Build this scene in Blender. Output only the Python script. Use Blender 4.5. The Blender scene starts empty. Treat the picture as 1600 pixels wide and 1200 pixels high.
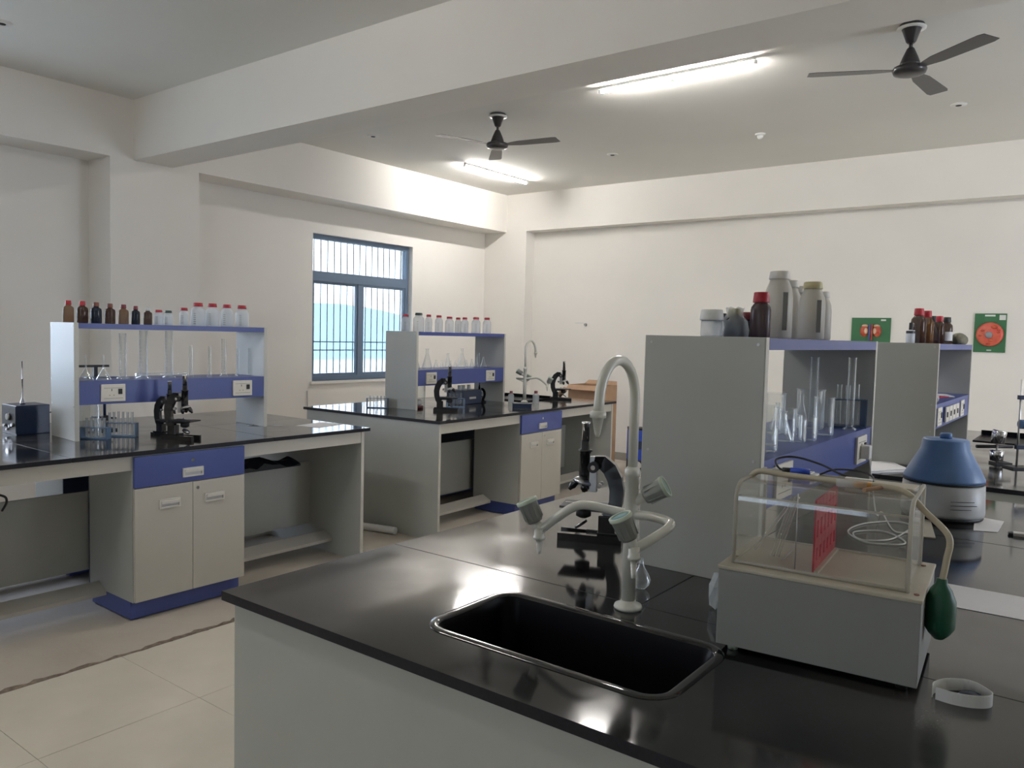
import bpy, bmesh, math, random
from mathutils import Vector, Matrix
random.seed(7)
R = math.radians
D = bpy.data
COL = bpy.context.scene.collection
SC = bpy.context.scene

# ------------------------------------------------------------------ camera
ZC = 1.58; FPX = 1235.0
PITCH, ROLL, YAW = R(-3.55), R(1.4), R(37.0)
F = Vector((-math.sin(YAW)*math.cos(PITCH), math.cos(YAW)*math.cos(PITCH), math.sin(PITCH)))
r0 = Vector((math.cos(YAW), math.sin(YAW), 0)); u0 = r0.cross(F)
RT = math.cos(ROLL)*r0 + math.sin(ROLL)*u0
UP = -math.sin(ROLL)*r0 + math.cos(ROLL)*u0
CP = Vector((0, 0, ZC))
cam = D.cameras.new('camera'); cam.sensor_width = 36; cam.sensor_fit = 'HORIZONTAL'
cam.lens = 36*FPX/1600; cam.clip_start = 0.05; cam.clip_end = 500
co = D.objects.new('camera', cam); COL.objects.link(co)
co.matrix_world = Matrix((( RT.x, UP.x, -F.x, 0), (RT.y, UP.y, -F.y, 0), (RT.z, UP.z, -F.z, ZC), (0, 0, 0, 1)))
SC.camera = co

# ------------------------------------------------------------------ world, lights, exposure
WORLD_STRENGTH = 15.0
TUBE_STRENGTH = 88.0
SC.view_settings.view_transform = 'Standard'; SC.view_settings.look = 'None'
SC.view_settings.gamma = 1; SC.view_settings.use_curve_mapping = False
SC.view_settings.exposure = 1.36
w = D.worlds.new('World'); SC.world = w; w.use_nodes = True
nt = w.node_tree; bg = nt.nodes['Background']
tc = nt.nodes.new('ShaderNodeTexCoord'); sx = nt.nodes.new('ShaderNodeSeparateXYZ')
cr = nt.nodes.new('ShaderNodeValToRGB')
nt.links.new(tc.outputs['Generated'], sx.inputs[0]); nt.links.new(sx.outputs[2], cr.inputs[0])
cr.color_ramp.elements[0].position = 0.0; cr.color_ramp.elements[0].color = (0.87, 0.91, 1.0, 1)
cr.color_ramp.elements[1].position = 0.6; cr.color_ramp.elements[1].color = (0.76, 0.83, 1.0, 1)
nt.links.new(cr.outputs[0], bg.inputs[0]); bg.inputs[1].default_value = WORLD_STRENGTH
SC.cycles.max_bounces = 14; SC.cycles.diffuse_bounces = 10; SC.cycles.glossy_bounces = 5
SC.cycles.transparent_max_bounces = 24; SC.cycles.transmission_bounces = 6
SC.cycles.caustics_reflective = False; SC.cycles.caustics_refractive = False
SC.cycles.sample_clamp_indirect = 6.0

def portal(y0, y1, z0, z1, x=-7.58, a=-90):      # sampling portals in the window openings (they emit nothing themselves)
    l = D.lights.new('window_portal', 'AREA'); l.shape = 'RECTANGLE'; l.size = z1-z0; l.size_y = y1-y0
    l.cycles.is_portal = True
    o = D.objects.new('window_portal', l); COL.objects.link(o)
    o.location = (x, (y0+y1)/2, (z0+z1)/2); o.rotation_euler = (0, R(a), 0)

# ------------------------------------------------------------------ geometry from the plan: pixel column/ray helpers
def ray(px, py): return F + RT*((px-800)/FPX) - UP*((py-600)/FPX)
def atz(px, py, z):
    d = ray(px, py); return CP + d*((z-ZC)/d.z)
def col(px, z, x=None, y=None):           # where the image column px meets a line at height z and a given x or y
    n = RT - F*((px-800)/FPX); k = z-ZC
    if x is not None: return Vector((x, -(n.x*x + n.z*k)/n.y, z))
    return Vector((-(n.y*y + n.z*k)/n.x, y, z))

# ------------------------------------------------------------------ materials
def P(name, c, rough=0.5, metal=0.0, spec=0.5, noise=0, nscale=8, bump=0, bscale=60, emis=None, estr=0, c2=None, alpha=None, trans=0, coat=0, r2=None):
    m = D.materials.new(name); m.use_nodes = True; t = m.node_tree; b = t.nodes['Principled BSDF']
    b.inputs['Base Color'].default_value = (*c, 1); b.inputs['Roughness'].default_value = rough
    b.inputs['Metallic'].default_value = metal; b.inputs['Specular IOR Level'].default_value = spec
    if trans: b.inputs['Transmission Weight'].default_value = trans
    if coat: b.inputs['Coat Weight'].default_value = coat; b.inputs['Coat Roughness'].default_value = .08
    if emis: b.inputs['Emission Color'].default_value = (*emis, 1); b.inputs['Emission Strength'].default_value = estr
    tcn = None
    if noise or c2 or r2:
        tcn = t.nodes.new('ShaderNodeTexCoord'); nz = t.nodes.new('ShaderNodeTexNoise')
        nz.inputs['Scale'].default_value = nscale; nz.inputs['Detail'].default_value = 6
        t.links.new(tcn.outputs['Object'], nz.inputs['Vector'])
        rp = t.nodes.new('ShaderNodeValToRGB'); rp.color_ramp.elements[0].position = .35; rp.color_ramp.elements[1].position = .68
        d = c2 if c2 else tuple(v*(1-noise) for v in c)
        rp.color_ramp.elements[0].color = (*d, 1); rp.color_ramp.elements[1].color = (*c, 1)
        t.links.new(nz.outputs[0], rp.inputs[0]); t.links.new(rp.outputs[0], b.inputs['Base Color'])
        if r2:
            mr = t.nodes.new('ShaderNodeMapRange'); mr.inputs[1].default_value = .35; mr.inputs[2].default_value = .7
            mr.inputs[3].default_value = rough; mr.inputs[4].default_value = r2
            t.links.new(nz.outputs[0], mr.inputs[0]); t.links.new(mr.outputs[0], b.inputs['Roughness'])
    if bump:
        tcn = tcn or t.nodes.new('ShaderNodeTexCoord')
        n2 = t.nodes.new('ShaderNodeTexNoise'); n2.inputs['Scale'].default_value = bscale; n2.inputs['Detail'].default_value = 4
        bp = t.nodes.new('ShaderNodeBump'); bp.inputs['Strength'].default_value = bump; bp.inputs['Distance'].default_value = .01
        t.links.new(tcn.outputs['Object'], n2.inputs['Vector']); t.links.new(n2.outputs[0], bp.inputs['Height'])
        t.links.new(bp.outputs[0], b.inputs['Normal'])
    return m
def thin_glass(name, tint=(.97, .985, .98), edge=(.92, .96, .97), base=.08, power=1.4, emph=1.0, rough=.03):
    m = D.materials.new(name); m.use_nodes = True; t = m.node_tree; t.nodes.clear()
    out = t.nodes.new('ShaderNodeOutputMaterial'); tr = t.nodes.new('ShaderNodeBsdfTransparent'); gl = t.nodes.new('ShaderNodeBsdfGlossy')
    df = t.nodes.new('ShaderNodeBsdfTranslucent'); d2 = t.nodes.new('ShaderNodeBsdfDiffuse'); ad = t.nodes.new('ShaderNodeMixShader'); m2 = t.nodes.new('ShaderNodeMixShader')
    tr.inputs[0].default_value = (*tint, 1); gl.inputs[0].default_value = (.95, .97, 1, 1); gl.inputs[1].default_value = rough
    df.inputs[0].default_value = (*edge, 1); d2.inputs[0].default_value = (*edge, 1)
    lw = t.nodes.new('ShaderNodeLayerWeight'); pw = t.nodes.new('ShaderNodeMath'); pw.operation = 'POWER'; pw.inputs[1].default_value = power
    mr = t.nodes.new('ShaderNodeMapRange'); mr.inputs[3].default_value = base; mr.inputs[4].default_value = emph
    lw.inputs[0].default_value = .5
    t.links.new(lw.outputs['Facing'], pw.inputs[0]); t.links.new(pw.outputs[0], mr.inputs[0])
    m3 = t.nodes.new('ShaderNodeMixShader'); m3.inputs[0].default_value = .5
    t.links.new(df.outputs[0], m3.inputs[1]); t.links.new(d2.outputs[0], m3.inputs[2])
    ad.inputs[0].default_value = .45; t.links.new(gl.outputs[0], ad.inputs[1]); t.links.new(m3.outputs[0], ad.inputs[2])
    t.links.new(mr.outputs[0], m2.inputs[0]); t.links.new(tr.outputs[0], m2.inputs[1]); t.links.new(ad.outputs[0], m2.inputs[2])
    t.links.new(m2.outputs[0], out.inputs[0]); return m
def cloudy(name, c, opaq=.7, rough=.35):     # milky plastic
    m = D.materials.new(name); m.use_nodes = True; t = m.node_tree; t.nodes.clear()
    out = t.nodes.new('ShaderNodeOutputMaterial'); tr = t.nodes.new('ShaderNodeBsdfTransparent'); tl = t.nodes.new('ShaderNodeBsdfTranslucent')
    df = t.nodes.new('ShaderNodeBsdfPrincipled'); a = t.nodes.new('ShaderNodeMixShader'); b = t.nodes.new('ShaderNodeMixShader')
    tl.inputs[0].default_value = (*c, 1); df.inputs['Base Color'].default_value = (*c, 1); df.inputs['Roughness'].default_value = rough
    a.inputs[0].default_value = .4; t.links.new(df.outputs[0], a.inputs[1]); t.links.new(tl.outputs[0], a.inputs[2])
    b.inputs[0].default_value = opaq; t.links.new(tr.outputs[0], b.inputs[1]); t.links.new(a.outputs[0], b.inputs[2])
    t.links.new(b.outputs[0], out.inputs[0]); return m
def granite():
    m = P('black_granite', (.010, .010, .011), .07, spec=.6); t = m.node_tree; b = t.nodes['Principled BSDF']
    tcn = t.nodes.new('ShaderNodeTexCoord'); n1 = t.nodes.new('ShaderNodeTexNoise'); n1.inputs['Scale'].default_value = 2.3; n1.inputs['Detail'].default_value = 8
    n2 = t.nodes.new('ShaderNodeTexNoise'); n2.inputs['Scale'].default_value = 260; n2.inputs['Detail'].default_value = 2
    t.links.new(tcn.outputs['Object'], n1.inputs['Vector']); t.links.new(tcn.outputs['Object'], n2.inputs['Vector'])
    mr = t.nodes.new('ShaderNodeMapRange'); mr.inputs[1].default_value = .46; mr.inputs[2].default_value = .72; mr.inputs[3].default_value = 0; mr.inputs[4].default_value = 1
    t.links.new(n1.outputs[0], mr.inputs[0])
    rr = t.nodes.new('ShaderNodeMapRange'); rr.inputs[3].default_value = .07; rr.inputs[4].default_value = .24
    t.links.new(mr.outputs[0], rr.inputs[0]); t.links.new(rr.outputs[0], b.inputs['Roughness'])
    mx = t.nodes.new('ShaderNodeMix'); mx.data_type = 'RGBA'; mx.inputs[6].default_value = (.009, .009, .010, 1); mx.inputs[7].default_value = (.105, .100, .094, 1)
    mu = t.nodes.new('ShaderNodeMath'); mu.operation = 'MULTIPLY'; t.links.new(mr.outputs[0], mu.inputs[0]); t.links.new(n2.outputs[0], mu.inputs[1])
    t.links.new(mu.outputs[0], mx.inputs[0]); t.links.new(mx.outputs[2], b.inputs['Base Color']); return m

M = dict(
 wall=P('wall_paint', (.80, .775, .73), .75, noise=.04, nscale=1.2, bump=.03, bscale=25),
 ceil=P('ceiling_paint', (.76, .75, .71), .85, noise=.04, nscale=.9),
 tile=P('beige_floor_tile', (.74, .69, .59), .32, noise=.12, nscale=3, bump=.02),
 screed=P('dusty_screed', (.55, .50, .43), .65, c2=(.46, .41, .35), nscale=2.5, bump=.12, bscale=30),
 grout=P('dark_joint', (.12, .10, .08), .9),
 skirt=P('skirting_tile', (.33, .31, .27), .35, noise=.1),
 lam=P('grey_laminate', (.42, .43, .405), .42, noise=.03, nscale=5),
 lam2=P('warm_grey_laminate', (.50, .48, .435), .42, noise=.03, nscale=5),
 edge=P('pale_edge_band', (.52, .51, .46), .4),
 blue=P('blue_laminate', (.058, .085, .29), .38, noise=.08, nscale=4),
 dblue=P('dark_blue_panel', (.022, .033, .07), .5),
 granite=granite(),
 gedge=P('granite_edge', (.014, .014, .020), .45, spec=.25, noise=.3, nscale=90),
 sink=P('black_moulded_sink', (.003, .003, .005), .4, spec=.12),
 rim=P('glossy_black_rim', (.006, .006, .007), .09, spec=.6, coat=.5),
 pvc=P('cream_coated_brass', (.62, .62, .56), .28, coat=.2),
 knob=P('grey_ribbed_knob', (.27, .28, .26), .42),
 knobf=P('green_knob_face', (.26, .38, .33), .4, noise=.2, nscale=60),
 knobb=P('blue_green_knob_face', (.17, .36, .38), .4, noise=.2, nscale=60),
 knobrim=P('pale_green_rim', (.45, .52, .42), .4),
 black=P('black_enamel', (.012, .012, .014), .22, coat=.4),
 mblack=P('matt_black', (.015, .015, .017), .5),
 chrome=P('polished_metal', (.72, .72, .74), .14, metal=1),
 steel=P('brushed_steel', (.55, .55, .56), .32, metal=1),
 alu=P('dark_aluminium_frame', (.15, .21, .30), .4, metal=.2),
 bar=P('grille_bar', (.10, .09, .085), .6),
 handle=P('satin_handle', (.66, .64, .60), .3, metal=.25),
 red=P('red_cap', (.38, .015, .03), .4),
 dred=P('dark_red_cap', (.16, .02, .03), .4),
 green=P('dark_green_cap', (.03, .07, .06), .4),
 brownc=P('brown_cap', (.20, .07, .05), .45),
 capw=P('white_cap', (.62, .60, .56), .4),
 capy=P('yellow_cap', (.50, .45, .25), .45),
 amber=cloudy('amber_glass', (.065, .022, .008), .78, .08),
 amber2=cloudy('light_amber_glass', (.18, .075, .015), .68, .08),
 brownish=cloudy('brown_grey_plastic', (.10, .065, .07), .88, .3),
 dark=cloudy('dark_glass', (.02, .03, .05), .88, .08),
 milk=cloudy('milky_plastic', (.80, .84, .85), .72),
 milk2=cloudy('cream_plastic', (.64, .62, .56), .90),
 clear=cloudy('clear_plastic', (.70, .74, .76), .42, .12),
 glass=thin_glass('lab_glass'),
 pane=thin_glass('window_pane', tint=(.97, .99, 1), base=.03, power=4, emph=.3),
 tpane2=thin_glass('daylight_cutting_pane', tint=(.62, .64, .66), base=.02, power=4, emph=.3),  # tint added to cut the daylight from the unseen windows
 tpane=thin_glass('sky_dimming_pane', tint=(.27, .285, .29), base=.02, power=4, emph=.3),  # tint added to dim the sky so the window bars show
 acry=thin_glass('acrylic_sheet', tint=(.93, .93, .90), edge=(.62, .62, .56), base=.15, power=2.0, emph=.75, rough=.06),
 acedge=cloudy('acrylic_edge', (.62, .60, .53), .75),
 label=P('white_label', (.68, .68, .66), .5),
 mark=P('printed_mark', (.05, .05, .06), .6),
 socket=P('ivory_plate', (.70, .66, .58), .35),
 hole=P('dark_slot', (.02, .02, .02), .6),
 brass=P('socket_pin', (.45, .40, .28), .4, metal=.7),
 paper=P('white_paper', (.72, .71, .72), .7, noise=.03),
 winstrip=P('grey_strip', (.20, .20, .19), .5),
 dirt=P('brown_dirt', (.26, .205, .16), .95, c2=(.14, .11, .09), nscale=40),
 card=P('cardboard', (.42, .26, .16), .8, noise=.12, nscale=12),
 cardl=P('light_cardboard', (.60, .36, .16), .8, noise=.1),
 fan=P('dark_brown_fan', (.035, .032, .034), .3),
 white=P('white_plastic', (.72, .72, .70), .4),
 tubeglow=P('tube_glow', (.9, .9, .9), .4, emis=(1.0, .96, .92), estr=TUBE_STRENGTH),
 racktp=P('blue_plastic_rack', (.03, .07, .15), .35),
 rackw=P('pale_blue_plastic', (.11, .19, .32), .35),
 appgrey=P('grey_painted_box', (.28, .285, .275), .5, noise=.05),
 cream=P('cream_acrylic', (.50, .46, .37), .35, noise=.12, nscale=14),
 rubber=P('cream_rubber_tube', (.48, .43, .32), .4),
 gbulb=P('green_rubber', (.006, .085, .045), .45, noise=.15, nscale=40),
 redp=cloudy('red_acrylic', (.68, .03, .09), .9, .2),
 cblue=P('centrifuge_blue', (.10, .20, .42), .4),
 cgrey=P('centrifuge_grey', (.46, .47, .48), .4),
 sblue=P('bright_blue', (.02, .07, .50), .4),
 orange=P('amber_fluid', (.55, .27, .05), .3),
 boardg=P('green_board', (.035, .15, .06), .5),
 organr=P('organ_red', (.36, .03, .02), .35, c2=(.55, .12, .05), nscale=30),
 organp=P('cell_pink', (.62, .075, .07), .4, c2=(.60, .15, .07), nscale=25),
 organc=P('organ_cream', (.60, .40, .28), .4),
 organb=P('vein_blue', (.10, .12, .35), .4),
 nucleus=P('nucleus_grey', (.28, .28, .30), .3),
 cloth=P('olive_grey_cloth', (.20, .19, .14), .9, noise=.3, nscale=30, bump=.3),
 bag=P('black_bag', (.010, .011, .014), .45, bump=.5, bscale=18),
 hill=P('hazy_hill', (.28, .42, .50), .9), ground=P('outside_ground', (.45, .48, .45), .9),
 yellow=P('yellow_card', (.62, .50, .18), .6), navy=P('navy_plastic', (.012, .025, .065), .3),
 rod=P('blue_steel_rod', (.03, .05, .12), .35, metal=.3),
)

# ------------------------------------------------------------------ mesh builder
class MB:
    def __init__(s): s.bm = bmesh.new()
    def _t(s, vs, mt):
        if mt is not None: bmesh.ops.transform(s.bm, matrix=mt, verts=vs)
    def box(s, x0, x1, y0, y1, z0, z1, bev=0, mt=None):
        v = [s.bm.verts.new((x, y, z)) for x in (x0, x1) for y in (y0, y1) for z in (z0, z1)]
        fs = [s.bm.faces.new([v[i] for i in q]) for q in ((0,1,3,2),(4,6,7,5),(0,4,5,1),(2,3,7,6),(0,2,6,4),(1,5,7,3))]
        if bev:
            es = list({e for f in fs for e in f.edges})
            g = bmesh.ops.bevel(s.bm, geom=es, offset=bev, segments=2, affect='EDGES', profile=.6)
            v = list({x for f in g['faces'] for x in f.verts} | {x for x in v if x.is_valid})
        s._t(v, mt); return s
    def lathe(s, prof, seg=20, mt=None, cx=0, cy=0, sx=1, sy=1, cap0=True, cap1=True):
        rings = []; allv = []
        for r, z in prof:
            if r < 1e-6:
                v = s.bm.verts.new((cx, cy, z)); rings.append([v]); allv.append(v)
            else:
                ring = [s.bm.verts.new((cx+sx*r*math.cos(2*math.pi*i/seg), cy+sy*r*math.sin(2*math.pi*i/seg), z)) for i in range(seg)]
                rings.append(ring); allv += ring
        for a, b in zip(rings, rings[1:]):
            for i in range(seg):
                j = (i+1) % seg
                q = [a[i % len(a)], a[j % len(a)], b[j % len(b)], b[i % len(b)]]
                u = []
                for x in q:
                    if x not in u: u.append(x)
                if len(u) > 2: s.bm.faces.new(u).smooth = True
        if cap0 and len(rings[0]) > 1: s.bm.faces.new(rings[0][::-1])
        if cap1 and len(rings[-1]) > 1: s.bm.faces.new(rings[-1])
        s._t(allv, mt); return s
    def cyl(s, p, q, r, r2=None, seg=16, caps=True):
        p, q = Vector(p), Vector(q); d = q-p
        mt = Matrix.Translation(p) @ d.to_track_quat('Z', 'Y').to_matrix().to_4x4()
        return s.lathe([(r, 0), (r if r2 is None else r2, d.length)], seg, mt, cap0=caps, cap1=caps)
    def tube(s, pts, r, seg=10, smooth=True, caps=True):
        pts = [Vector(p) for p in pts]
        if smooth and len(pts) > 2: pts = spline(pts)
        rs = r if isinstance(r, (list, tuple)) else None
        n = len(pts); prev = None; nrm = None
        for i, p in enumerate(pts):
            t = (pts[min(i+1, n-1)] - pts[max(i-1, 0)]).normalized()
            if nrm is None:
                nrm = t.cross(Vector((0, 0, 1)));  nrm = nrm if nrm.length > .1 else t.cross(Vector((0, 1, 0)))
                nrm.normalize()
            nrm = (nrm - t*nrm.dot(t)).normalized(); b = t.cross(nrm)
            rr = r if rs is None else rs[0] + (rs[1]-rs[0])*i/(n-1)
            ring = [s.bm.verts.new(p + (nrm*math.cos(2*math.pi*k/seg) + b*math.sin(2*math.pi*k/seg))*rr) for k in range(seg)]
            if prev:
                for k in range(seg):
                    s.bm.faces.new((prev[k], prev[(k+1) % seg], ring[(k+1) % seg], ring[k])).smooth = True
            elif caps: s.bm.faces.new(ring[::-1])
            prev = ring
        if caps: s.bm.faces.new(prev)
        return s
    def prism(s, poly, z0, z1, mt=None):       # poly in xy, extruded in z
        a = [s.bm.verts.new((x, y, z0)) for x, y in poly]; b = [s.bm.verts.new((x, y, z1)) for x, y in poly]
        n = len(poly)
        s.bm.faces.new(a[::-1]); s.bm.faces.new(b)
        for i in range(n): s.bm.faces.new((a[i], a[(i+1) % n], b[(i+1) % n], b[i]))
        s._t(a+b, mt); return s
    def strip(s, left, right, t):               # slab ribbon given two side polylines, thickness downward t
        L = [s.bm.verts.new(p) for p in left]; Rr = [s.bm.verts.new(p) for p in right]
        L2 = [s.bm.verts.new(Vector(p)-Vector(t)) for p in left]; R2 = [s.bm.verts.new(Vector(p)-Vector(t)) for p in right]
        for i in range(len(L)-1):
            s.bm.faces.new((L[i], Rr[i], Rr[i+1], L[i+1])); s.bm.faces.new((L2[i], L2[i+1], R2[i+1], R2[i]))
            s.bm.faces.new((L[i], L[i+1], L2[i+1], L2[i])); s.bm.faces.new((Rr[i], R2[i], R2[i+1], Rr[i+1]))
        s.bm.faces.new((L[0], L2[0], R2[0], Rr[0])); s.bm.faces.new((L[-1], Rr[-1], R2[-1], L2[-1])); return s
    def sphere(s, c, r, seg=14, sx=1, sy=1, sz=1, rings=8):
        prof = [(r*math.sin(math.pi*i/rings), -r*math.cos(math.pi*i/rings)) for i in range(rings+1)]
        prof[0] = (0, -r); prof[-1] = (0, r)
        return s.lathe([(a, b*sz) for a, b in prof], seg, Matrix.Translation(Vector(c)) @ Matrix.Diagonal((sx, sy, 1, 1)))
    def get(s, name):
        bmesh.ops.recalc_face_normals(s.bm, faces=s.bm.faces[:])
        me = D.meshes.new(name); s.bm.to_mesh(me); s.bm.free(); return me
def spline(pts, k=7):
    out = []
    for i in range(len(pts)-1):
        p0, p1, p2, p3 = pts[max(i-1, 0)], pts[i], pts[i+1], pts[min(i+2, len(pts)-1)]
        for j in range(k):
            t = j/k
            out.append(.5*((2*p1) + (p2-p0)*t + (2*p0-5*p1+4*p2-p3)*t*t + (3*p1-p0-3*p2+p3)*t**3))
    return out + [pts[-1]]
def rrect(x0, x1, y0, y1, r, n=6):
    out = []
    for cx, cy, a0 in ((x1-r, y0+r, -90), (x1-r, y1-r, 0), (x0+r, y1-r, 90), (x0+r, y0+r, 180)):
        for i in range(n+1):
            a = R(a0+90*i/n); out.append((cx+r*math.cos(a), cy+r*math.sin(a)))
    return out

def part(mb, name, mat, parent, label=None, kind=None):
    me = mb.get(name) if isinstance(mb, MB) else mb
    me.materials.append(M[mat]) if not me.materials else None
    o = D.objects.new(name, me); COL.objects.link(o)
    if parent is not None: o.parent = parent
    if label: o['label'] = label
    if kind: o['kind'] = kind
    return o
def tag(o, label, cat, group=None):
    o['label'] = label; o['category'] = cat
    if group: o['group'] = group
    return o
def thing(name, label, cat, loc=(0, 0, 0), rz=0, group=None):
    o = D.objects.new(name, None); COL.objects.link(o); o.empty_display_size = .05
    o.location = loc; o.rotation_euler = (0, 0, rz); return tag(o, label, cat, group)
def struct(mb, name, mat, parent=None):
    o = part(mb, name, mat, parent)
    if parent is None: o['kind'] = 'structure'
    return o
def clone(root, loc, rz, label, group=None, sc=None):
    r = root.copy(); COL.objects.link(r); r.location = loc; r.rotation_euler = (0, 0, rz); r['label'] = label
    if group: r['group'] = group
    if sc: r.scale = sc if isinstance(sc, tuple) else (sc, sc, sc)
    for ch in list(root.children):
        c = ch.copy(); COL.objects.link(c); c.parent = r
        for g in list(ch.children):
            d = g.copy(); COL.objects.link(d); d.parent = c
    return r
ORD = ['first', 'second', 'third', 'fourth', 'fifth', 'sixth', 'seventh', 'eighth', 'ninth', 'tenth', 'eleventh', 'twelfth', 'thirteenth', 'fourteenth']

# ------------------------------------------------------------------ room
FL = -.05                      # floor level (bench tops at .90)
XW, XF = -7.385, -6.99          # recessed left wall, beam / pilaster face
YW, YF = 9.26, 9.06              # recessed back wall, beam / pilaster face
ZT, ZB = 3.568, 3.043             # ceiling, underside of beams
XR, YN = 4.5, -4.0
WIN = [(5.93, 7.56, .983, 2.70), (0.75, 2.15, .983, 2.70)]  # second one is out of view, added to bring daylight into the near bay
FILL_WINR = [(5.0, 6.7, .9, 2.7)]  # out of view, added to light surfaces facing right
b = MB(); b.box(-7.7, XR+.2, YN-.2, YW+.2, FL-.1, FL-.012); floor = struct(b, 'floor', 'grout')
# beige tiles laid one by one, dusty screed strip left of x = -3.802
tx, ty = .685, .66
tm = None
nx = int((XR+3.685)/tx)+1
for i in range(nx):
    for j in range(-6, 12):
        x0 = -3.802+i*tx; y0 = 1.90+j*ty
        if y0 > YW or x0 > XR or y0+ty < YN: continue
        if tm is None:
            b = MB(); b.box(.0012, tx-.0012, .0012, ty-.0012, -.012, 0); tm = b.get('floor_tile'); tm.materials.append(M['tile'])
        o = D.objects.new('floor_tile', tm); COL.objects.link(o); o.parent = floor; o.location = (x0, y0, FL+random.uniform(-.0006, .0003))
b = MB(); b.box(XW, -3.816, YN, YW, FL-.012, FL-.0005); part(b, 'screed_strip', 'screed', floor)
# ragged dirt ridge along the joint
b = MB(); prev = None
for i in range(260):
    y = -1+i*.04; x = -3.809+random.uniform(-.012, .004); wd = random.uniform(.008, .05)*random.random()**.5; h = random.uniform(.002, .008)
    ring = [b.bm.verts.new(p) for p in ((x-wd, y, FL-.0005), (x-wd*.3, y, FL+h), (x+.004, y, FL+h*.5), (x+.010, y, FL-.0005))]
    if prev:
        for k in range(3): b.bm.faces.new((prev[k], prev[k+1], ring[k+1], ring[k]))
    prev = ring
part(b, 'dirt_ridge', 'dirt', floor, kind='stuff')

struct(MB().box(-7.7, XR+.2, YN-.2, YW+.2, ZT, ZT+.1), 'ceiling', 'ceil')
# left wall with the seen window opening and an added unseen one
b = MB(); ys = sorted({YN, YW+.2, *[v for q in WIN for v in q[:2]]})
for a, c in zip(ys, ys[1:]):
    hit = [q for q in WIN if a >= q[0]-1e-6 and c <= q[1]+1e-6]
    if hit:
        b.box(XW-.22, XW, a, c, FL, hit[0][2]); b.box(XW-.22, XW, a, c, hit[0][3], ZT)
    else: b.box(XW-.22, XW, a, c, FL, ZT)
struct(b, 'wall_left', 'wall')
struct(MB().box(XW-.22, XR+.2, YW, YW+.2, FL, ZT), 'wall_back', 'wall')
b = MB(); ys = sorted({YN, YW, *[v for q in FILL_WINR for v in q[:2]]})
for a, c in zip(ys, ys[1:]):
    hit = [q for q in FILL_WINR if a >= q[0]-1e-6 and c <= q[1]+1e-6]
    if hit: b.box(XR, XR+.2, a, c, FL, hit[0][2]); b.box(XR, XR+.2, a, c, hit[0][3], ZT)
    else: b.box(XR, XR+.2, a, c, FL, ZT)
struct(b, 'wall_right', 'wall')
for n, (a, c, z0, z1) in enumerate(FILL_WINR):
    b = MB(); x = XR+.10; q = .055
    b.box(x-.03, x+.03, a, c, z1-q, z1).box(x-.03, x+.03, a, c, z0, z0+q).box(x-.03, x+.03, a, a+q, z0+q, z1-q).box(x-.03, x+.03, c-q, c, z0+q, z1-q).box(x-.03, x+.03, (a+c)/2-.03, (a+c)/2+.03, z0+q, z1-q)
    wn = struct(b, 'window_%d' % (n+3), 'alu')  # unseen right-hand window, there as fill light
    for (u, v) in ((a+q, (a+c)/2-.03), ((a+c)/2+.03, c-q)): part(MB().box(x-.002, x+.002, u, v, z0+q, z1-q), 'pane', 'tpane2', wn)
    portal(a, c, z0, z1, XR+.18, 90)
b = MB()          # wall behind the viewer, with an unseen window added as fill light
nx0, nx1, nz0, nz1 = -2.6, -.6, .9, 2.6
b.box(XW-.22, nx0, YN-.2, YN, FL, ZT).box(nx1, XR+.2, YN-.2, YN, FL, ZT).box(nx0, nx1, YN-.2, YN, FL, nz0).box(nx0, nx1, YN-.2, YN, nz1, ZT)
struct(b, 'wall_near', 'wall')
b = MB(); y = YN-.1; q = .055
b.box(nx0, nx1, y-.03, y+.03, nz1-q, nz1).box(nx0, nx1, y-.03, y+.03, nz0, nz0+q)
for x in (nx0, (2*nx0+nx1)/3, (nx0+2*nx1)/3, nx1-q): b.box(x, x+q, y-.03, y+.03, nz0+q, nz1-q)
wn = struct(b, 'window_4', 'alu')  # added out of view to light the faces towards the camera
for x in (nx0, (2*nx0+nx1)/3, (nx0+2*nx1)/3): part(MB().box(x+q, x+(nx1-nx0)/3-.001, y-.002, y+.002, nz0+q, nz1-q), 'pane', 'tpane', wn)
struct(MB().box(XW, XF, YN, YW, ZB, ZT), 'trim_1', 'wall')                 # edge beam, left
struct(MB().box(XF, XR, YF, YW, ZB, ZT), 'trim_2', 'wall')                 # edge beam, back
struct(MB().box(XF, XR, 3.63, 4.0, ZB, ZT), 'trim_3', 'wall')             # deep beam across the room
struct(MB().box(XW, XF, 3.42, 4.26, FL, ZB), 'trim_4', 'wall')              # pilaster under the deep beam
struct(MB().box(XW, -6.64, YF, YW, FL, ZB), 'trim_5', 'wall')               # corner pilaster
struct(MB().box(XW, XF, -2.9+.0, -2.75, FL, ZB), 'trim_6', 'wall')
struct(MB().box(-6.64, XR, YW-.012, YW, FL, FL+.10).box(XF+.012, -6.64, YF-.012, YF, FL, FL+.1), 'baseboard_back', 'skirt')
struct(MB().box(XW, XW+.012, 4.26, YF, FL, FL+.10).box(XW, XW+.012, YN, 3.42, FL, FL+.1).box(XF, XF+.012, 3.42, 4.26, FL, FL+.1), 'baseboard_left', 'skirt')

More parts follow.
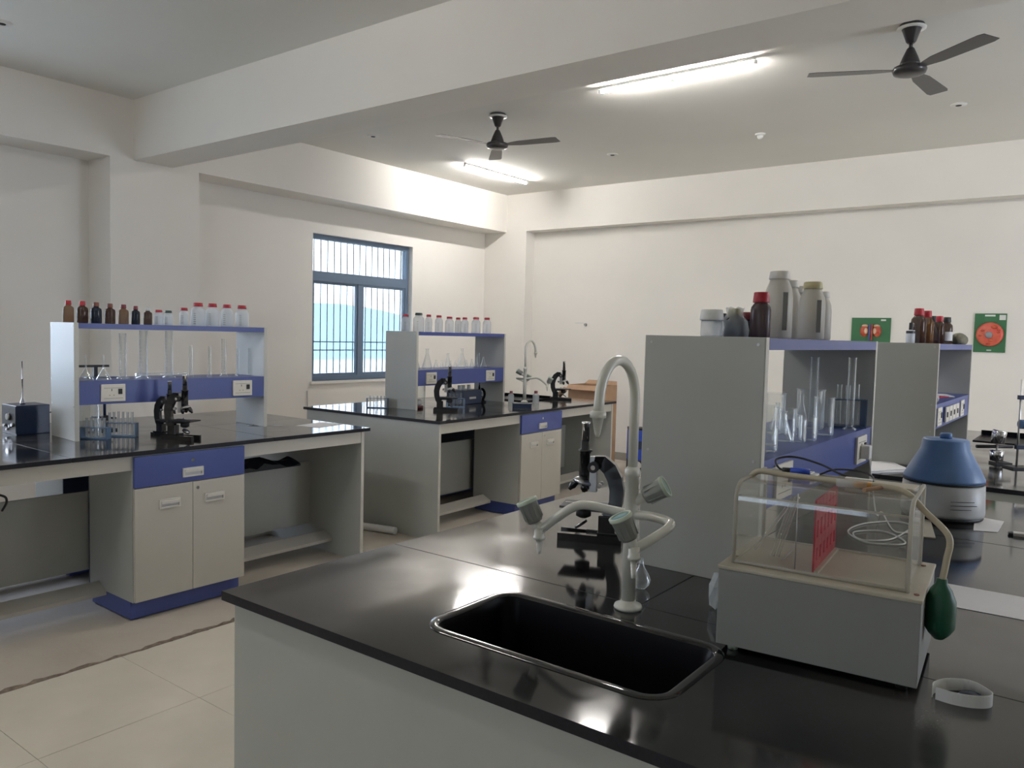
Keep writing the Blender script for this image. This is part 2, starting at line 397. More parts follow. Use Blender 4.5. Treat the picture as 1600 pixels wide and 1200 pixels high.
# windows: frame, mullion, sashes, panes, security bars
for n, (y0, y1, z0, z1) in enumerate(WIN):
    xf = XW-.10
    ft = .055
    b = MB()
    b.box(xf-.03, xf+.03, y0, y1, z1-ft, z1).box(xf-.03, xf+.03, y0, y1, z0, z0+ft)
    b.box(xf-.03, xf+.03, y0, y0+ft, z0+ft, z1-ft).box(xf-.03, xf+.03, y1-ft, y1, z0+ft, z1-ft)
    win = struct(b, 'window_%d' % (n+1), 'alu')
    zt0, zt1 = z0+1.175, z0+1.29
    part(MB().box(xf-.03, xf+.034, y0+ft, y1-ft, zt0, zt1), 'transom', 'alu', win)
    ym = (y0+y1)/2-.02
    part(MB().box(xf-.02, xf+.022, ym-.03, ym+.03, z0+ft, zt0), 'mullion', 'alu', win)
    for (a, c, dx) in ((y0+ft, ym-.03, .0), (ym+.03, y1-ft, .012)):
        s_ = .03
        b = MB(); b.box(xf-.012+dx, xf+.01+dx, a, a+s_, z0+ft, zt0).box(xf-.012+dx, xf+.01+dx, c-s_, c, z0+ft, zt0)
        b.box(xf-.012+dx, xf+.01+dx, a+s_, c-s_, z0+ft, z0+ft+s_).box(xf-.012+dx, xf+.01+dx, a+s_, c-s_, zt0-s_, zt0)
        sa = part(b, 'sash', 'alu', win)
        part(MB().box(xf-.003+dx, xf+.001+dx, a+s_, c-s_, z0+ft+s_, zt0-s_), 'pane', 'tpane' if n == 0 else 'tpane2', sa)
    part(MB().box(xf-.003, xf+.001, y0+ft, y1-ft, zt1, z1-ft), 'pane', 'tpane' if n == 0 else 'tpane2', win)
    nb = 16
    for i in range(nb):
        y = y0+.05+(y1-y0-.1)*i/(nb-1)
        part(MB().cyl((xf-.07, y, z0+.02), (xf-.07, y, z1-.02), .006, seg=6), 'security_bar', 'bar', win)
    for z in (z0+.36, z0+.46):
        part(MB().box(xf-.062, xf-.055, y0, y1, z-.006, z+.006), 'cross_bar', 'bar', win)
    part(MB().box(XW-.115, XW+.03, y0-.03, y1+.03, z0-.03, z0), 'window_sill', 'wall', win)
    portal(y0, y1, z0, z1)
# outside: ground far below and a hazy hill
struct(MB().box(-260, -8.5, -150, 220, -4.3, -4), 'outside_ground', 'ground')
b = MB(); prev = None
for i in range(41):
    y = -60+i*7; h = 9*math.exp(-((y-78)/22)**2)+5*math.exp(-((y-130)/30)**2)+3+random.uniform(-.3, .3)
    ring = [b.bm.verts.new(p) for p in ((-120, y, -4), (-150, y, h), (-180, y, -4))]
    if prev:
        for k in range(2): b.bm.faces.new((prev[k], prev[k+1], ring[k+1], ring[k]))
    prev = ring
struct(b, 'outside_hill', 'hill')

# ------------------------------------------------------------------ bench system
H0 = .9; ST = .024
def handle(par, x, y, z, w=.125, h=.052, s=1):
    b = MB()
    b.box(x, x+s*.010, y-w/2, y+w/2, z+h/2-.009, z+h/2).box(x, x+s*.010, y-w/2, y+w/2, z-h/2, z-h/2+.009)
    b.box(x, x+s*.010, y-w/2, y-w/2+.010, z-h/2+.009, z+h/2-.009).box(x, x+s*.010, y+w/2-.010, y+w/2, z-h/2+.009, z+h/2-.009)
    b.box(x-s*.0005, x+s*.003, y-w/2+.01, y+w/2-.01, z-h/2+.009, z+h/2-.009)
    b.box(x+s*.003, x+s*.016, y-w/2+.01, y+w/2-.01, z+.002, z+h/2-.009)
    hd = part(b, 'handle', 'handle', par)
    part(MB().box(x+s*.0031, x+s*.0036, y-w/2+.012, y+w/2-.012, z-h/2+.010, z+.001), 'recess', 'steel', hd); return hd
def cabinet(o, rz, where, label, ext=0):
    """o: world position of the front near corner on the floor; front faces local +x"""
    t = thing('base_cabinet', label, 'cabinet', o, rz)
    W = .68; dep = .53
    part(MB().box(-dep, -.022, 0, W, .060, H0-ST-.004), 'carcass', 'lam', t)
    part(MB().box(-dep-.012, -dep, -ext, W+ext, .062, H0-ST-.004), 'back_board', 'dblue', t)
    part(MB().box(-dep+.02, -.058, .004, W-.004, FL+.008, .060).box(-dep+.06, -.08, .03, W-.03, FL, FL+.008), 'plinth', 'blue', t)
    d = part(MB().box(-.020, 0, .003, W-.003, .698, .868, .0015), 'drawer', 'blue', t)
    handle(d, 0, W/2, .752)
    part(MB().cyl((0, W/2, .82), (.004, W/2, .82), .010, seg=14), 'lock', 'chrome', d)
    for k, (a, c) in enumerate(((.003, W/2-.0015), (W/2+.0015, W-.003))):
        dd = part(MB().box(-.020, 0, a, c, .064, .693, .0015), 'door', 'lam2', t)
        handle(dd, 0, .20 if k == 0 else .475, .59)
        if k: part(MB().cyl((0, W/2+.03, .655), (.004, W/2+.03, .655), .009, seg=14), 'lock', 'chrome', dd)
    return t
def slab(x0, x1, y0, y1, par, hole=None):
    b = MB(); bm = b.bm
    poly = [(x0, y0), (x1, y0), (x1, y1), (x0, y1)]
    if hole is None:
        b.box(x0, x1, y0, y1, H0-ST, H0, .002)
    else:
        hx0, hx1, hy0, hy1, r = hole
        loops = [poly, rrect(hx0, hx1, hy0, hy1, r)]
        tops = []
        for z in (H0, H0-ST):
            es = []; vv = []
            for lp in loops:
                vs = [bm.verts.new((x, y, z)) for x, y in lp]; vv.append(vs)
                es += [bm.edges.new((vs[i], vs[(i+1) % len(vs)])) for i in range(len(vs))]
            bmesh.ops.triangle_fill(bm, use_beauty=True, edges=es); tops.append(vv)
        for a, c in zip(*tops):
            for i in range(len(a)): bm.faces.new((a[i], a[(i+1) % len(a)], c[(i+1) % len(a)], c[i]))
    me = b.get('granite_slab'); me.materials.append(M['granite']); me.materials.append(M['gedge'])
    for p in me.polygons:
        if abs(p.normal.z) < .5: p.material_index = 1
    return part(me, 'granite_slab', 'granite', par)
def bench(nm, o, rz, W, L, cab0, xs_joint, rear=True, hole=None):
    """o = front near corner (floor level), front side faces +x, length along +y, width to -x"""
    ox, oy = o
    nm2 = 'the '+nm
    mt = Matrix.Translation((ox, oy, 0)) @ Matrix.Rotation(rz, 4, 'Z')
    t = thing('worktop', 'polished black granite worktop on the %s' % nm, 'worktop', (ox, oy, 0), rz)
    # slabs: split across at xs_joint['y'] and lengthwise at centre
    ys_ = [0]+xs_joint+[L]
    g = .0012
    for i, (a, c) in enumerate(zip(ys_, ys_[1:])):
        if hole and i == 0: slab(-W, 0, a, c-g, t, hole)
        else:
            for (p, q) in ((-W, -W/2-g), (-W/2+g, 0)): slab(p, q, a+g, c-g, t)
    f = thing('bench_frame', 'grey laminate end panels, rails and footrests under the %s' % nm, 'bench frame', (ox, oy, 0), rz)
    for (a, c) in ((.02, .045), (L-.065, L-.04)):
        e = part(MB().box(-W+.03, -.022, a, c, FL, H0-ST), 'end_panel', 'lam', f)
        part(MB().box(-.022, -.020, a, c, FL, H0-ST), 'edge_band', 'edge', e); part(MB().box(-W+.028, -W+.03, a, c, FL, H0-ST), 'edge_band', 'edge', e)
    c0, c1 = cab0, cab0+.68
    for sgn, xa in ((1, -.045), (-1, -W+.025)):
        k0, k1 = (c0, c1) if sgn > 0 else (c0+.12, c1+.12)
        for (a, c) in ((.045, k0), (k1, L-.065)):
            if c-a < .05: continue
            part(MB().box(xa, xa+.02, a, c, .795, H0-ST), 'rail', 'lam2', f)
            fx = -.365 if sgn > 0 else -W+.365
            b = MB()
            s = sgn
            b.strip([(fx-s*.05, a+.002, .105), (fx-s*.05, c-.002, .105)], [(fx+s*.04, a+.002, .062), (fx+s*.04, c-.002, .062)], (0, 0, .022))
            part(b, 'footrest', 'lam2', f)
    for xp in (-.60,):
        for (a, c) in ((.045, L-.065),):
            part(MB().box(xp-.009, xp+.009, a, c, .13, .60), 'modesty_panel', 'lam', f)
    p = mt @ Vector((0, c0, 0))
    cabinet(p, rz, nm, 'base cabinet, blue drawer over two grey doors, front of %s' % nm2)
    if rear:
        p = mt @ Vector((-W, c1+.12, 0))
        cabinet(p, rz+math.pi, nm, 'blue and grey base cabinet facing away, rear of %s' % nm2, .04)
    return mt
def rack(nm, o, rz, L, label, sockets, Wd=.37, mat='blue'):
    """o = front near bottom corner (world, on the worktop)"""
    t = thing('reagent_rack', label, 'rack', o, rz)
    Z1 = .69; th = .026
    for (a, c) in ((0, th), (L-th, L)):
        e = part(MB().box(-Wd, 0, a, c, 0, Z1, .002), 'side_panel', 'lam', t)
        part(MB().box(0, .0015, a+.001, c-.001, 0, Z1), 'edge_band', 'edge', e); part(MB().box(-Wd-.0015, -Wd, a+.001, c-.001, 0, Z1), 'edge_band', 'edge', e)
        s_ = -1 if a == 0 else 1
        b = MB()
        yy = a if a == 0 else c
        for xx in (-.02, -Wd+.02):
            for zz in (Z1-.02, Z1-.34, .2): b.cyl((xx, yy, zz), (xx, yy+s_*.002, zz), .004, seg=8)
        part(b, 'screws', 'steel', e)
    part(MB().box(-Wd, .002, th, L-th, Z1-.034, Z1-.002), 'top_shelf', mat, t)
    rw = part(MB().box(-Wd+.005, -.002, th, L-th, .21, .343).box(-Wd+.003, 0, th, L-th, .343, .35), 'raceway_shelf', mat, t)
    for y in sockets:
        pl = part(MB().box(-.002, .008, y-.07, y+.07, .225, .328, .002), 'socket_plate', 'socket', t)
        b = MB(); b.box(.008, .0085, y-.055, y+.055, .305, .3065).box(.008, .0085, y-.055, y+.055, .243, .2445)
        b.box(.008, .009, y-.012, y-.008, .287, .300)
        part(b, 'socket_slot', 'hole', pl)
        part(MB().cyl((.008, y-.022, .262), (.009, y-.022, .262), .0045, seg=8).cyl((.008, y+.002, .262), (.009, y+.002, .262), .0045, seg=8), 'pin_hole', 'brass', pl)
        part(MB().box(.008, .012, y+.028, y+.050, .268, .300), 'switch', 'hole', pl)
    return t
EMB = {}
bench_A = bench('left-hand bench', (-4.19, .95), R(-.87), 1.61, 2.9, 1.21, [.89, 2.1])
bench_B = bench('far middle bench', (-4.095, 4.518), R(1.7), 1.59, 2.9, 1.12, [.9, 2.0])
# nearest bench carries the sink in its first slab
SX = (-1.232, -.640, 1.335, 1.640)
bench_C = bench('nearest bench with the sink', (-.04, 1.16), 0, 1.76, 2.9, 1.15, [.62, 2.0], hole=(SX[0]+.04-.004, SX[1]+.04+.004, SX[2]-1.16-.004, SX[3]-1.16+.004, .05))
bench_D = bench('far right bench', (-.04, 4.43), 0, 1.76, 2.9, 1.15, [.9, 2.0])

ra = atz(117, 690, .9)
rack('A', (ra.x, ra.y, .9), R(-4.2), 1.25, 'grey two-tier rack with blue shelves and two socket plates on the left-hand bench', [.215, 1.06])
rb = atz(649, 641, .9)
rack('B', (rb.x, rb.y, .9), R(1.7), 1.33, 'grey and blue rack holding flasks on the far middle bench', [.20, 1.08])
rack('C', (-.741, 2.116, .9), 0, 1.285, 'large grey rack with blue shelf of beakers behind the nearest tap', [.19, 1.09], Wd=.36)
rack('D', (-.752, 4.90, .9), 0, 1.33, 'grey rack with brown bottles on top standing on the far right bench', [.12, .98], Wd=.36)

# ------------------------------------------------------------------ sink
x0, x1, y0, y1 = SX
t = thing('sink', 'black moulded sink with a raised rounded rim let into the nearest worktop', 'sink', ((x0+x1)/2, (y0+y1)/2, H0))
cx, cy = (x0+x1)/2, (y0+y1)/2
levels = [(.022, .0004, .055), (.020, .0030, .055), (.013, .0036, .055), (.006, .0036, .05), (.000, .0030, .045), (-.005, -.002, .04), (-.012, -.02, .04), (-.02, -.20, .035), (-.035, -.225, .03)]
b = MB(); prev = None
rimb = MB(); rp_ = None
for (off, z, r) in levels[:6]:
    ring = [rimb.bm.verts.new((x-cx, y-cy, z)) for x, y in rrect(x0-off, x1+off, y0-off, y1+off, r+max(off, 0))]
    if rp_:
        for i in range(len(ring)): rimb.bm.faces.new((rp_[i], rp_[(i+1) % len(ring)], ring[(i+1) % len(ring)], ring[i])).smooth = True
    rp_ = ring
part(rimb, 'rim', 'rim', t)
for (off, z, r) in levels[5:]:
    ring = [b.bm.verts.new((x-cx, y-cy, z)) for x, y in rrect(x0-off, x1+off, y0-off, y1+off, r+max(off, 0))]
    if prev:
        for i in range(len(ring)): b.bm.faces.new((prev[i], prev[(i+1) % len(ring)], ring[(i+1) % len(ring)], ring[i])).smooth = True
    prev = ring
b.bm.faces.new(prev)
part(b, 'basin', 'sink', t)
part(MB().lathe([(.0, -.223), (.028, -.223), (.032, -.220), (.032, -.2245)], 20), 'drain', 'steel', t)

# ------------------------------------------------------------------ lab tap
def tap_head(parent, p, d, axis, knobmat, big=1):
    """a tap: cream boss + nozzle stem, ribbed grey knob leaning along `axis` from point p"""
    a = Vector(axis).normalized(); p = Vector(p)
    part(MB().cyl(p-a*.01, p+a*.030, .0115, .0125, 14), 'tap_body', 'pvc', parent)
    k = MB(); seg = 20; q = p+a*.024
    prof = [(.0185, 0), (.021, .006), (.0255, .050), (.0275, .054), (.0275, .057), (.023, .057)]
    k.lathe(prof, seg, Matrix.Translation(q) @ a.to_track_quat('Z', 'Y').to_matrix().to_4x4())
    for i in range(seg):
        an = 2*math.pi*i/seg
        if i % 2: continue
        m = Matrix.Translation(q) @ a.to_track_quat('Z', 'Y').to_matrix().to_4x4() @ Matrix.Rotation(an, 4, 'Z')
        k.box(.0195, .0250, -.0014, .0014, .008, .046, mt=m)
    kn = part(k, 'tap_knob', 'knob', parent)
    m = Matrix.Translation(q) @ a.to_track_quat('Z', 'Y').to_matrix().to_4x4()
    part(MB().lathe([(.0, .0585), (.022, .0585), (.022, .057)], 20, m), 'knob_face', knobmat, kn)
    part(MB().lathe([(.0225, .057), (.0225, .0605), (.0279, .0605), (.0279, .052)], 20, m, cap0=False, cap1=False), 'knob_rim', 'knobrim', kn)
def nozzle(parent, p, L=.06):
    p = Vector(p)
    b = MB(); pr = [(.0135, 0), (.0135, -.022), (.015, -.024), (.015, -.030), (.009, -.033)]
    n = 4
    for i in range(n):
        z = -.036-i*(L-.01)/n; r = .0085-.0008*i
        pr += [(r, z), (r*.75, z-.008)]
    pr += [(.0045, -.036-L+.008), (.004, -.030-L)]
    b.lathe(pr[::-1], 14, Matrix.Translation(p)); return part(b, 'nozzle', 'pvc', parent)
def lab_tap(loc, rz, label, sc=1.0, mirror=1):
    t = thing('laboratory_tap', label, 'tap', loc, rz); t.scale = (sc, sc, sc)
    part(MB().lathe([(.034, 0), (.036, .004), (.034, .010), (.020, .014), (.0185, .022)], 24), 'base_flange', 'pvc', t)
    part(MB().lathe([(.0175, .012), (.0175, .22), (.0165, .225), (.0165, .335), (.0195, .337), (.0195, .352), (.0165, .356), (.013, .36)], 20), 'column', 'pvc', t)
    n = MB(); pts = [Vector((0, 0, .34)), Vector((0, 0, .50))]
    Rr = .086
    for i in range(0, 13):
        a = math.pi*i/12; pts.append(Vector((0, -Rr+Rr*math.cos(a), .530+Rr*1.12*math.sin(a))))
    pts.append(Vector((0, -2*Rr-.004, .505)))
    n.tube(pts, .0122, 14, smooth=False); part(n, 'gooseneck', 'pvc', t)
    part(MB().lathe([(.004, -.055), (.007, -.048), (.0135, -.012), (.019, -.010), (.019, .002), (.013, .006)], 16, Matrix.Translation((0, -2*Rr-.004, .505))), 'spout_nozzle', 'pvc', t)
    tap_head(t, (.012, .004, .275), None, (.80, .25, .50), 'knobf')
    # left arm and right arm, bending forwards to the sink side
    zz = .238
    part(MB().tube([(0, 0, zz), (-.05, -.012, zz+.006), (-.12, -.05, zz+.014), (-.17, -.082, zz-.022), (-.205, -.10, zz-.055)], .0115, 14), 'left_arm', 'pvc', t)
    nozzle(t, (-.207, -.102, zz-.048), .038); tap_head(t, (-.207, -.102, zz-.056), None, (-.34, -.16, .80), 'knobf')
    part(MB().tube([(0, 0, zz), (.05, .002, zz+.004), (.105, -.010, zz+.002), (.125, -.04, zz-.002), (.112, -.085, zz-.020), (.088, -.135, zz-.042)], .0115, 14), 'right_arm', 'pvc', t)
    nozzle(t, (.086, -.140, zz-.036), .045); tap_head(t, (.086, -.140, zz-.042), None, (-.30, -.22, .80), 'knobb')
    return t
fp = atz(981, 950, .9)
tap = lab_tap((fp.x, fp.y, .9), 0, 'cream three-way laboratory tap with gooseneck beside the sink on the nearest bench')
fb = atz(809, 641, .9)
lab_tap((-4.72, 6.48, .9), math.pi, 'small pale gooseneck laboratory tap at the far end of the far middle bench')

# ------------------------------------------------------------------ microscopes
def microscope(loc, rz, label):
    t = thing('microscope', label, 'microscope', loc, rz, None)      # tube side = local +x
    b = MB()
    b.prism([(-.105, -.045), (-.02, -.05), (.11, -.052), (.115, -.03), (.02, -.024), (.0, 0), (.02, .024), (.115, .03), (.11, .052), (-.02, .05), (-.105, .045)], 0, .026)
    b.box(-.10, -.02, -.03, .03, .026, .034, .003)
    part(b, 'base', 'black', t)
    b = MB(); b.box(-.078, -.022, -.021, .021, .03, .088, .004); part(b, 'pillar', 'black', t)
    ctr = [(-.002, .272, .030), (-.028, .268, .046), (-.054, .246, .050), (-.072, .212, .050), (-.080, .175, .048), (-.078, .135, .046), (-.068, .100, .044), (-.052, .078, .050)]
    b = MB(); ps = [Vector((x, 0, z)) for x, z, w_ in ctr]; prev = None
    for i, (p, c) in enumerate(zip(ps, ctr)):
        tt = (ps[min(i+1, len(ps)-1)]-ps[max(i-1, 0)]).normalized(); nn = Vector((tt.z, 0, -tt.x)); hw = c[2]/2
        ring = [b.bm.verts.new(p+nn*hw*a+Vector((0, y, 0))) for a, y in ((-1, -.012), (1, -.016), (1, .016), (-1, .012))]
        if prev:
            for k in range(4): b.bm.faces.new((prev[k], prev[(k+1) % 4], ring[(k+1) % 4], ring[k]))
        else: b.bm.faces.new(ring)
        prev = ring
    b.bm.faces.new(prev); part(b, 'arm', 'black', t)
    part(MB().box(-.012, .014, -.012, .012, .165, .285, .002), 'rack_slide', 'steel', t)
    tb = part(MB().lathe([(.019, .205), (.0195, .225), (.0195, .300), (.024, .301), (.024, .306), (.015, .307), (.015, .335)], 20, Matrix.Translation((.032, 0, 0))), 'tube', 'black', t)
    part(MB().lathe([(.0135, .335), (.0135, .392), (.0150, .394), (.0150, .400), (.006, .400)], 20, Matrix.Translation((.032, 0, 0))), 'eyepiece', 'chrome', t)
    m = Matrix.Translation((.036, 0, .196)) @ Matrix.Rotation(R(-16), 4, 'Y')
    part(MB().lathe([(.016, .014), (.030, .006), (.033, 0), (.031, -.004), (.0, -.006)], 20, m), 'nosepiece', 'steel', t)
    for ax, ay, ln in ((.030, 0, .040), (-.012, .016, .026), (-.012, -.018, .030)):
        mm = m @ Matrix.Translation((ax*.75, ay, -.004)) @ Matrix.Rotation(R(-22 if ax > 0 else 12), 4, 'Y')
        ob = part(MB().lathe([(.010, 0), (.0125, -.004), (.0125, -ln*.6), (.008, -ln*.8), (.006, -ln)], 14, mm), 'objective', 'black', t)
    for s_ in (-1, 1):
        kn = part(MB().cyl((-.002, s_*.014, .252), (-.002, s_*.038, .252), .0185, seg=20), 'coarse_knob', 'mblack', t)
        part(MB().cyl((-.002, s_*.038, .252), (-.002, s_*.040, .252), .008, seg=12), 'knob_cap', 'chrome', kn)
        part(MB().cyl((-.022, s_*.014, .190), (-.022, s_*.030, .190), .008, seg=12), 'fine_knob', 'chrome', t)
    st = part(MB().box(-.052, .105, -.055, .055, .112, .120, .001), 'stage', 'mblack', t)
    part(MB().box(.035, .095, -.004, .004, .1205, .1225).box(.005, .06, .028, .034, .1205, .1225).box(.002, .010, .024, .034, .1205, .132), 'stage_clip', 'chrome', st)
    part(MB().lathe([(.010, .072), (.026, .080), (.026, .100), (.018, .111)], 18, Matrix.Translation((.032, 0, 0))).box(-.05, .034, -.014, .014, .098, .112), 'condenser', 'mblack', t)
    m = Matrix.Translation((.040, 0, .050)) @ Matrix.Rotation(R(35), 4, 'Y')
    mi = part(MB().lathe([(.024, -.004), (.024, .004), (.021, .004), (.021, .003), (0, .003)], 18, m).box(-.03, .02, -.006, .006, .026, .034), 'mirror_mount', 'mblack', t)
    part(MB().lathe([(0, .0045), (.0205, .0045), (.0205, .0035)], 18, m), 'mirror', 'chrome', mi)
    return t
pm = atz(925, 843, .9)
mic = microscope((pm.x, pm.y, .9), math.atan2(-.36, -.93), 'black microscope with silver eyepiece standing behind the cream tap on the nearest bench')
mic.scale = (.99, .99, .99)
p = atz(283, 693, .9); clone(mic, (-4.47, 2.60, .9), R(25), 'black microscope turned to the right at the front edge of the left-hand bench', sc=.98)
clone(mic, (-4.655, 2.615, .9), R(15), 'shorter black microscope half hidden at the left, on the left-hand bench', sc=.86)
clone(mic, (-4.62, 5.17, .9), R(40), 'black microscope in front of the near end of the rack on the far middle bench', sc=1.0)
clone(mic, (-4.63, 7.0, .9), R(37), 'black microscope standing alone past the tap on the far middle bench', sc=1.04)
clone(mic, (-5.0, 6.12, .9), R(205), 'small black microscope beside the dark blue case under the far middle rack', sc=.50)

# ------------------------------------------------------------------ vessels (prototypes by profile)
def vessel(name, label, cat, loc, prof, mat, seg=18, group=None, extra=None, rz=0, oneway=True, sc=None):
    t = thing(name, label, cat, loc, rz, group)
    part(MB().lathe(prof, seg, cap0=True, cap1=False), 'body', mat, t)
    if sc: t.scale = sc
    if extra: extra(t)
    return t
MESH = {}
def lathe_mesh(key, prof, mat, seg=16, cap1=False, sx=1, sy=1):
    if key not in MESH:
        b = MB(); b.lathe(prof, seg, cap1=cap1, sx=sx, sy=sy); me = b.get(key); me.materials.append(M[mat]); MESH[key] = me
    return MESH[key]
def bottle(loc, r, h, body, cap, label, name='reagent_bottle', neck=.42, caph=.2, group=None, marks=False, lab=None, sq=False, cat='bottle', fill=None):
    """round bottle: r radius, h total height, cap over a narrow neck"""
    t = thing(name, label, cat, loc, random.uniform(-.1, .1) + YAW, group)
    rn = r*neck; zs = h*(1-caph)
    sh = h*.60
    key = 'b%.3f%.3f%s%.2f%.2f' % (r, h, body, neck, caph)
    me = lathe_mesh(key, [(r*.93, 0), (r, .004), (r, sh), (r*.93, sh+(zs-sh)*.45), (rn*1.15, zs-.004), (rn, zs), (rn, zs+.004)], body, 18)
    part(me, 'body', body, t)
    kc = 'c%.3f%.3f%s%.2f' % (r, h, cap, neck)
    part(lathe_mesh(kc, [(rn*1.28, zs), (rn*1.32, zs+.002), (rn*1.2, h-.002), (rn*1.1, h)], cap, 18, cap1=True), 'cap', cap, t)
    if marks:
        b = MB()
        for k in range(6):
            z = h*.10+k*h*.085; b.box(-.008, .008, -r-.0012, -r*.985, z, z+.0022)
        part(b, 'scale_marks', 'mark', t, kind='stuff')
    if lab:
        b = MB(); n = 8
        a0, a1 = -math.pi/2-.8, -math.pi/2+.8
        L = [(1.012*r*math.cos(a0+(a1-a0)*i/n), 1.012*r*math.sin(a0+(a1-a0)*i/n), h*.12) for i in range(n+1)]
        b.strip(L, [(x, y, h*.45) for x, y, z in L], (0, .0006, 0)); part(b, 'paper_label', lab, t)
    return t
ZA, ZM = 1.588, 1.250
# --- top of rack A : seven dark bottles then seven white ones
mtA = Matrix.Translation((ra.x, ra.y, .9)) @ Matrix.Rotation(R(-4.2), 4, 'Z')
def rowA(px, back, z):       # point on rack A's line at `back` metres behind its front edge, seen at column px
    n = RT - F*((px-800)/FPX); d = mtA.to_3x3() @ Vector((0, 1, 0)); o = mtA @ Vector((-back, 0, 0)); o.z = z
    k = -(n.dot(o-CP))/n.dot(d); return o + d*k
spec = [(107, .030, .132, 'amber2', 'red'), (129, .031, .132, 'amber', 'red'), (150.5, .031, .128, 'dark', 'brownc'), (172, .030, .124, 'amber', 'brownc'),
        (193, .030, .122, 'amber2', 'dred'), (212, .026, .116, 'dark', 'dred'), (231, .026, .110, 'amber', 'clear')]
words = ['light amber glass bottle with red cap', 'brown glass bottle with bright red cap', 'dark blue-grey bottle with brown cap', 'brown glass bottle with brown cap',
         'amber glass bottle with dark red cap', 'near-black bottle with dark red cap', 'dark bottle with clear stopper']
for i, (px, r, h, bm_, cp_) in enumerate(spec):
    p = rowA(px, .17, ZA); bottle(p, r, h, bm_, cp_, '%s, %s of seven on the left-hand rack' % (words[i], ORD[i]), group='bottles on top of the left-hand rack')
spec = [(248, .028, .098, 'red', 'small white plastic bottle with red cap'), (263, .028, .096, 'green', 'small white plastic bottle with black cap'), (287.5, .029, .118, 'red', 'slim white plastic bottle with red cap'),
        (309.5, .048, .155, 'red', 'large white graduated bottle with red cap'), (332, .045, .155, 'red', 'large white graduated bottle with red cap'),
        (354.5, .042, .153, 'red', 'large white graduated bottle with red cap'), (378, .046, .152, 'red', 'large white graduated bottle with red cap')]
for i, (px, r, h, cp_, wd) in enumerate(spec):
    p = rowA(px, .18, ZA); bottle(p, r, h, 'milk', cp_, '%s, %s of seven on the left-hand rack' % (wd, ORD[i]), neck=.5 if r > .04 else .62, caph=.16, marks=True, group='bottles on top of the left-hand rack')
# --- top of rack B
mtB = Matrix.Translation((rb.x, rb.y, .9)) @ Matrix.Rotation(R(1.7), 4, 'Z')
def rowB(px, back, z):
    n = RT - F*((px-800)/FPX); d = mtB.to_3x3() @ Vector((0, 1, 0)); o = mtB @ Vector((-back, 0, 0)); o.z = z
    k = -(n.dot(o-CP))/n.dot(d); return o + d*k
for i, (px, r, h, cp_, wd, bk) in enumerate([(633.5, .040, .155, 'red', 'pale pink-capped', .25), (654, .052, .172, 'green', 'big dark green-capped', .2), (669.5, .034, .160, 'red', 'red-capped', .16), (685.5, .038, .158, 'red', 'red-capped', .16),
                              (702, .042, .150, 'red', 'red-capped', .16), (715.5, .034, .148, 'red', 'red-capped', .21), (726, .036, .150, 'red', 'red-capped', .12), (743.5, .045, .158, 'red', 'red-capped', .16), (760.5, .042, .160, 'red', 'red-capped', .16)]):
    p = rowB(px, bk, ZA); bottle(p, r, h, 'clear', cp_, '%s clear plastic bottle, %s from left on far middle rack' % (wd, ORD[i]), neck=.52, caph=.13, marks=True, group='bottles on top of the rack by the window')

# --- glassware
CYLP = lambda r, h: [(r*1.7, 0), (r*1.75, .004), (r*.7, .012), (r, .018), (r, h-.004), (r*1.12, h)]
FLASK = lambda r, h: [(r*.94, 0), (r, .004), (r, .010), (r*.34, h*.72), (r*.30, h*.80), (r*.30, h*.96), (r*.38, h)]
BEAK = lambda r, h: [(r*.92, 0), (r, .006), (r, h-.006), (r*1.08, h)]
FUNNEL = lambda r, h: [(r, 0), (r*.98, .004), (r*.13, h*.46), (r*.11, h*.5), (r*.09, h)]
TUBE = lambda r, h: [(0, 0), (r*.7, r*.3), (r, r), (r, h-.003), (r*1.15, h)]
def glassitem(kind, name, label, cat, loc, r, h, group=None, extra=None, mat='glass', tilt=None):
    f = dict(cyl=CYLP, flask=FLASK, beaker=BEAK, funnel=FUNNEL, tube=TUBE)[kind]
    key = '%s%.4f%.4f%s' % (kind, r, h, mat)
    o = part(lathe_mesh(key, f(r, h), mat, 18), name, mat, None); o.location = loc
    o.rotation_euler = (tilt or 0, 0, YAW)
    tag(o, label, cat, group); return o
def graduations(par, r, h, loc=None):
    b = MB()
    for k in range(10): b.box(-r*.5, r*.5, -r*1.02, -r*.99, h*.15+k*h*.075, h*.15+k*h*.075+.0012)
    return part(b, 'graduations', 'label', par, kind='stuff')
zs = ZM+.001
for px, w_ in ((134.5, 'left'), (162, 'right')):
    glassitem('funnel', 'glass_funnel', 'upturned glass funnel, the %s one of two on the left-hand rack shelf' % w_, 'funnel', rowA(px, .09, zs), .042, .148, 'upturned funnels on the left-hand rack')
for i, (px, r, h, bk, w_) in enumerate([(192, .021, .280, .12, 'squat'), (224, .025, .37, .14, 'tallest'), (264, .024, .375, .14, 'tall'), (298, .011, .205, .14, 'thin'), (327.5, .010, .205, .14, 'thin'), (349.5, .016, .255, .14, 'slender'), (371.5, .009, .19, .14, 'thinnest'), (390, .010, .19, .18, 'faint thin')]):
    h = min(h, .301) if i in (1, 2) else h
    o = glassitem('cyl', 'measuring_cylinder', '%s glass measuring cylinder, %s from the left on the left-hand rack' % (w_, ORD[i]), 'cylinder', rowA(px, bk, zs), r, h, 'cylinders on the left-hand rack shelf')
    graduations(o, r, h)
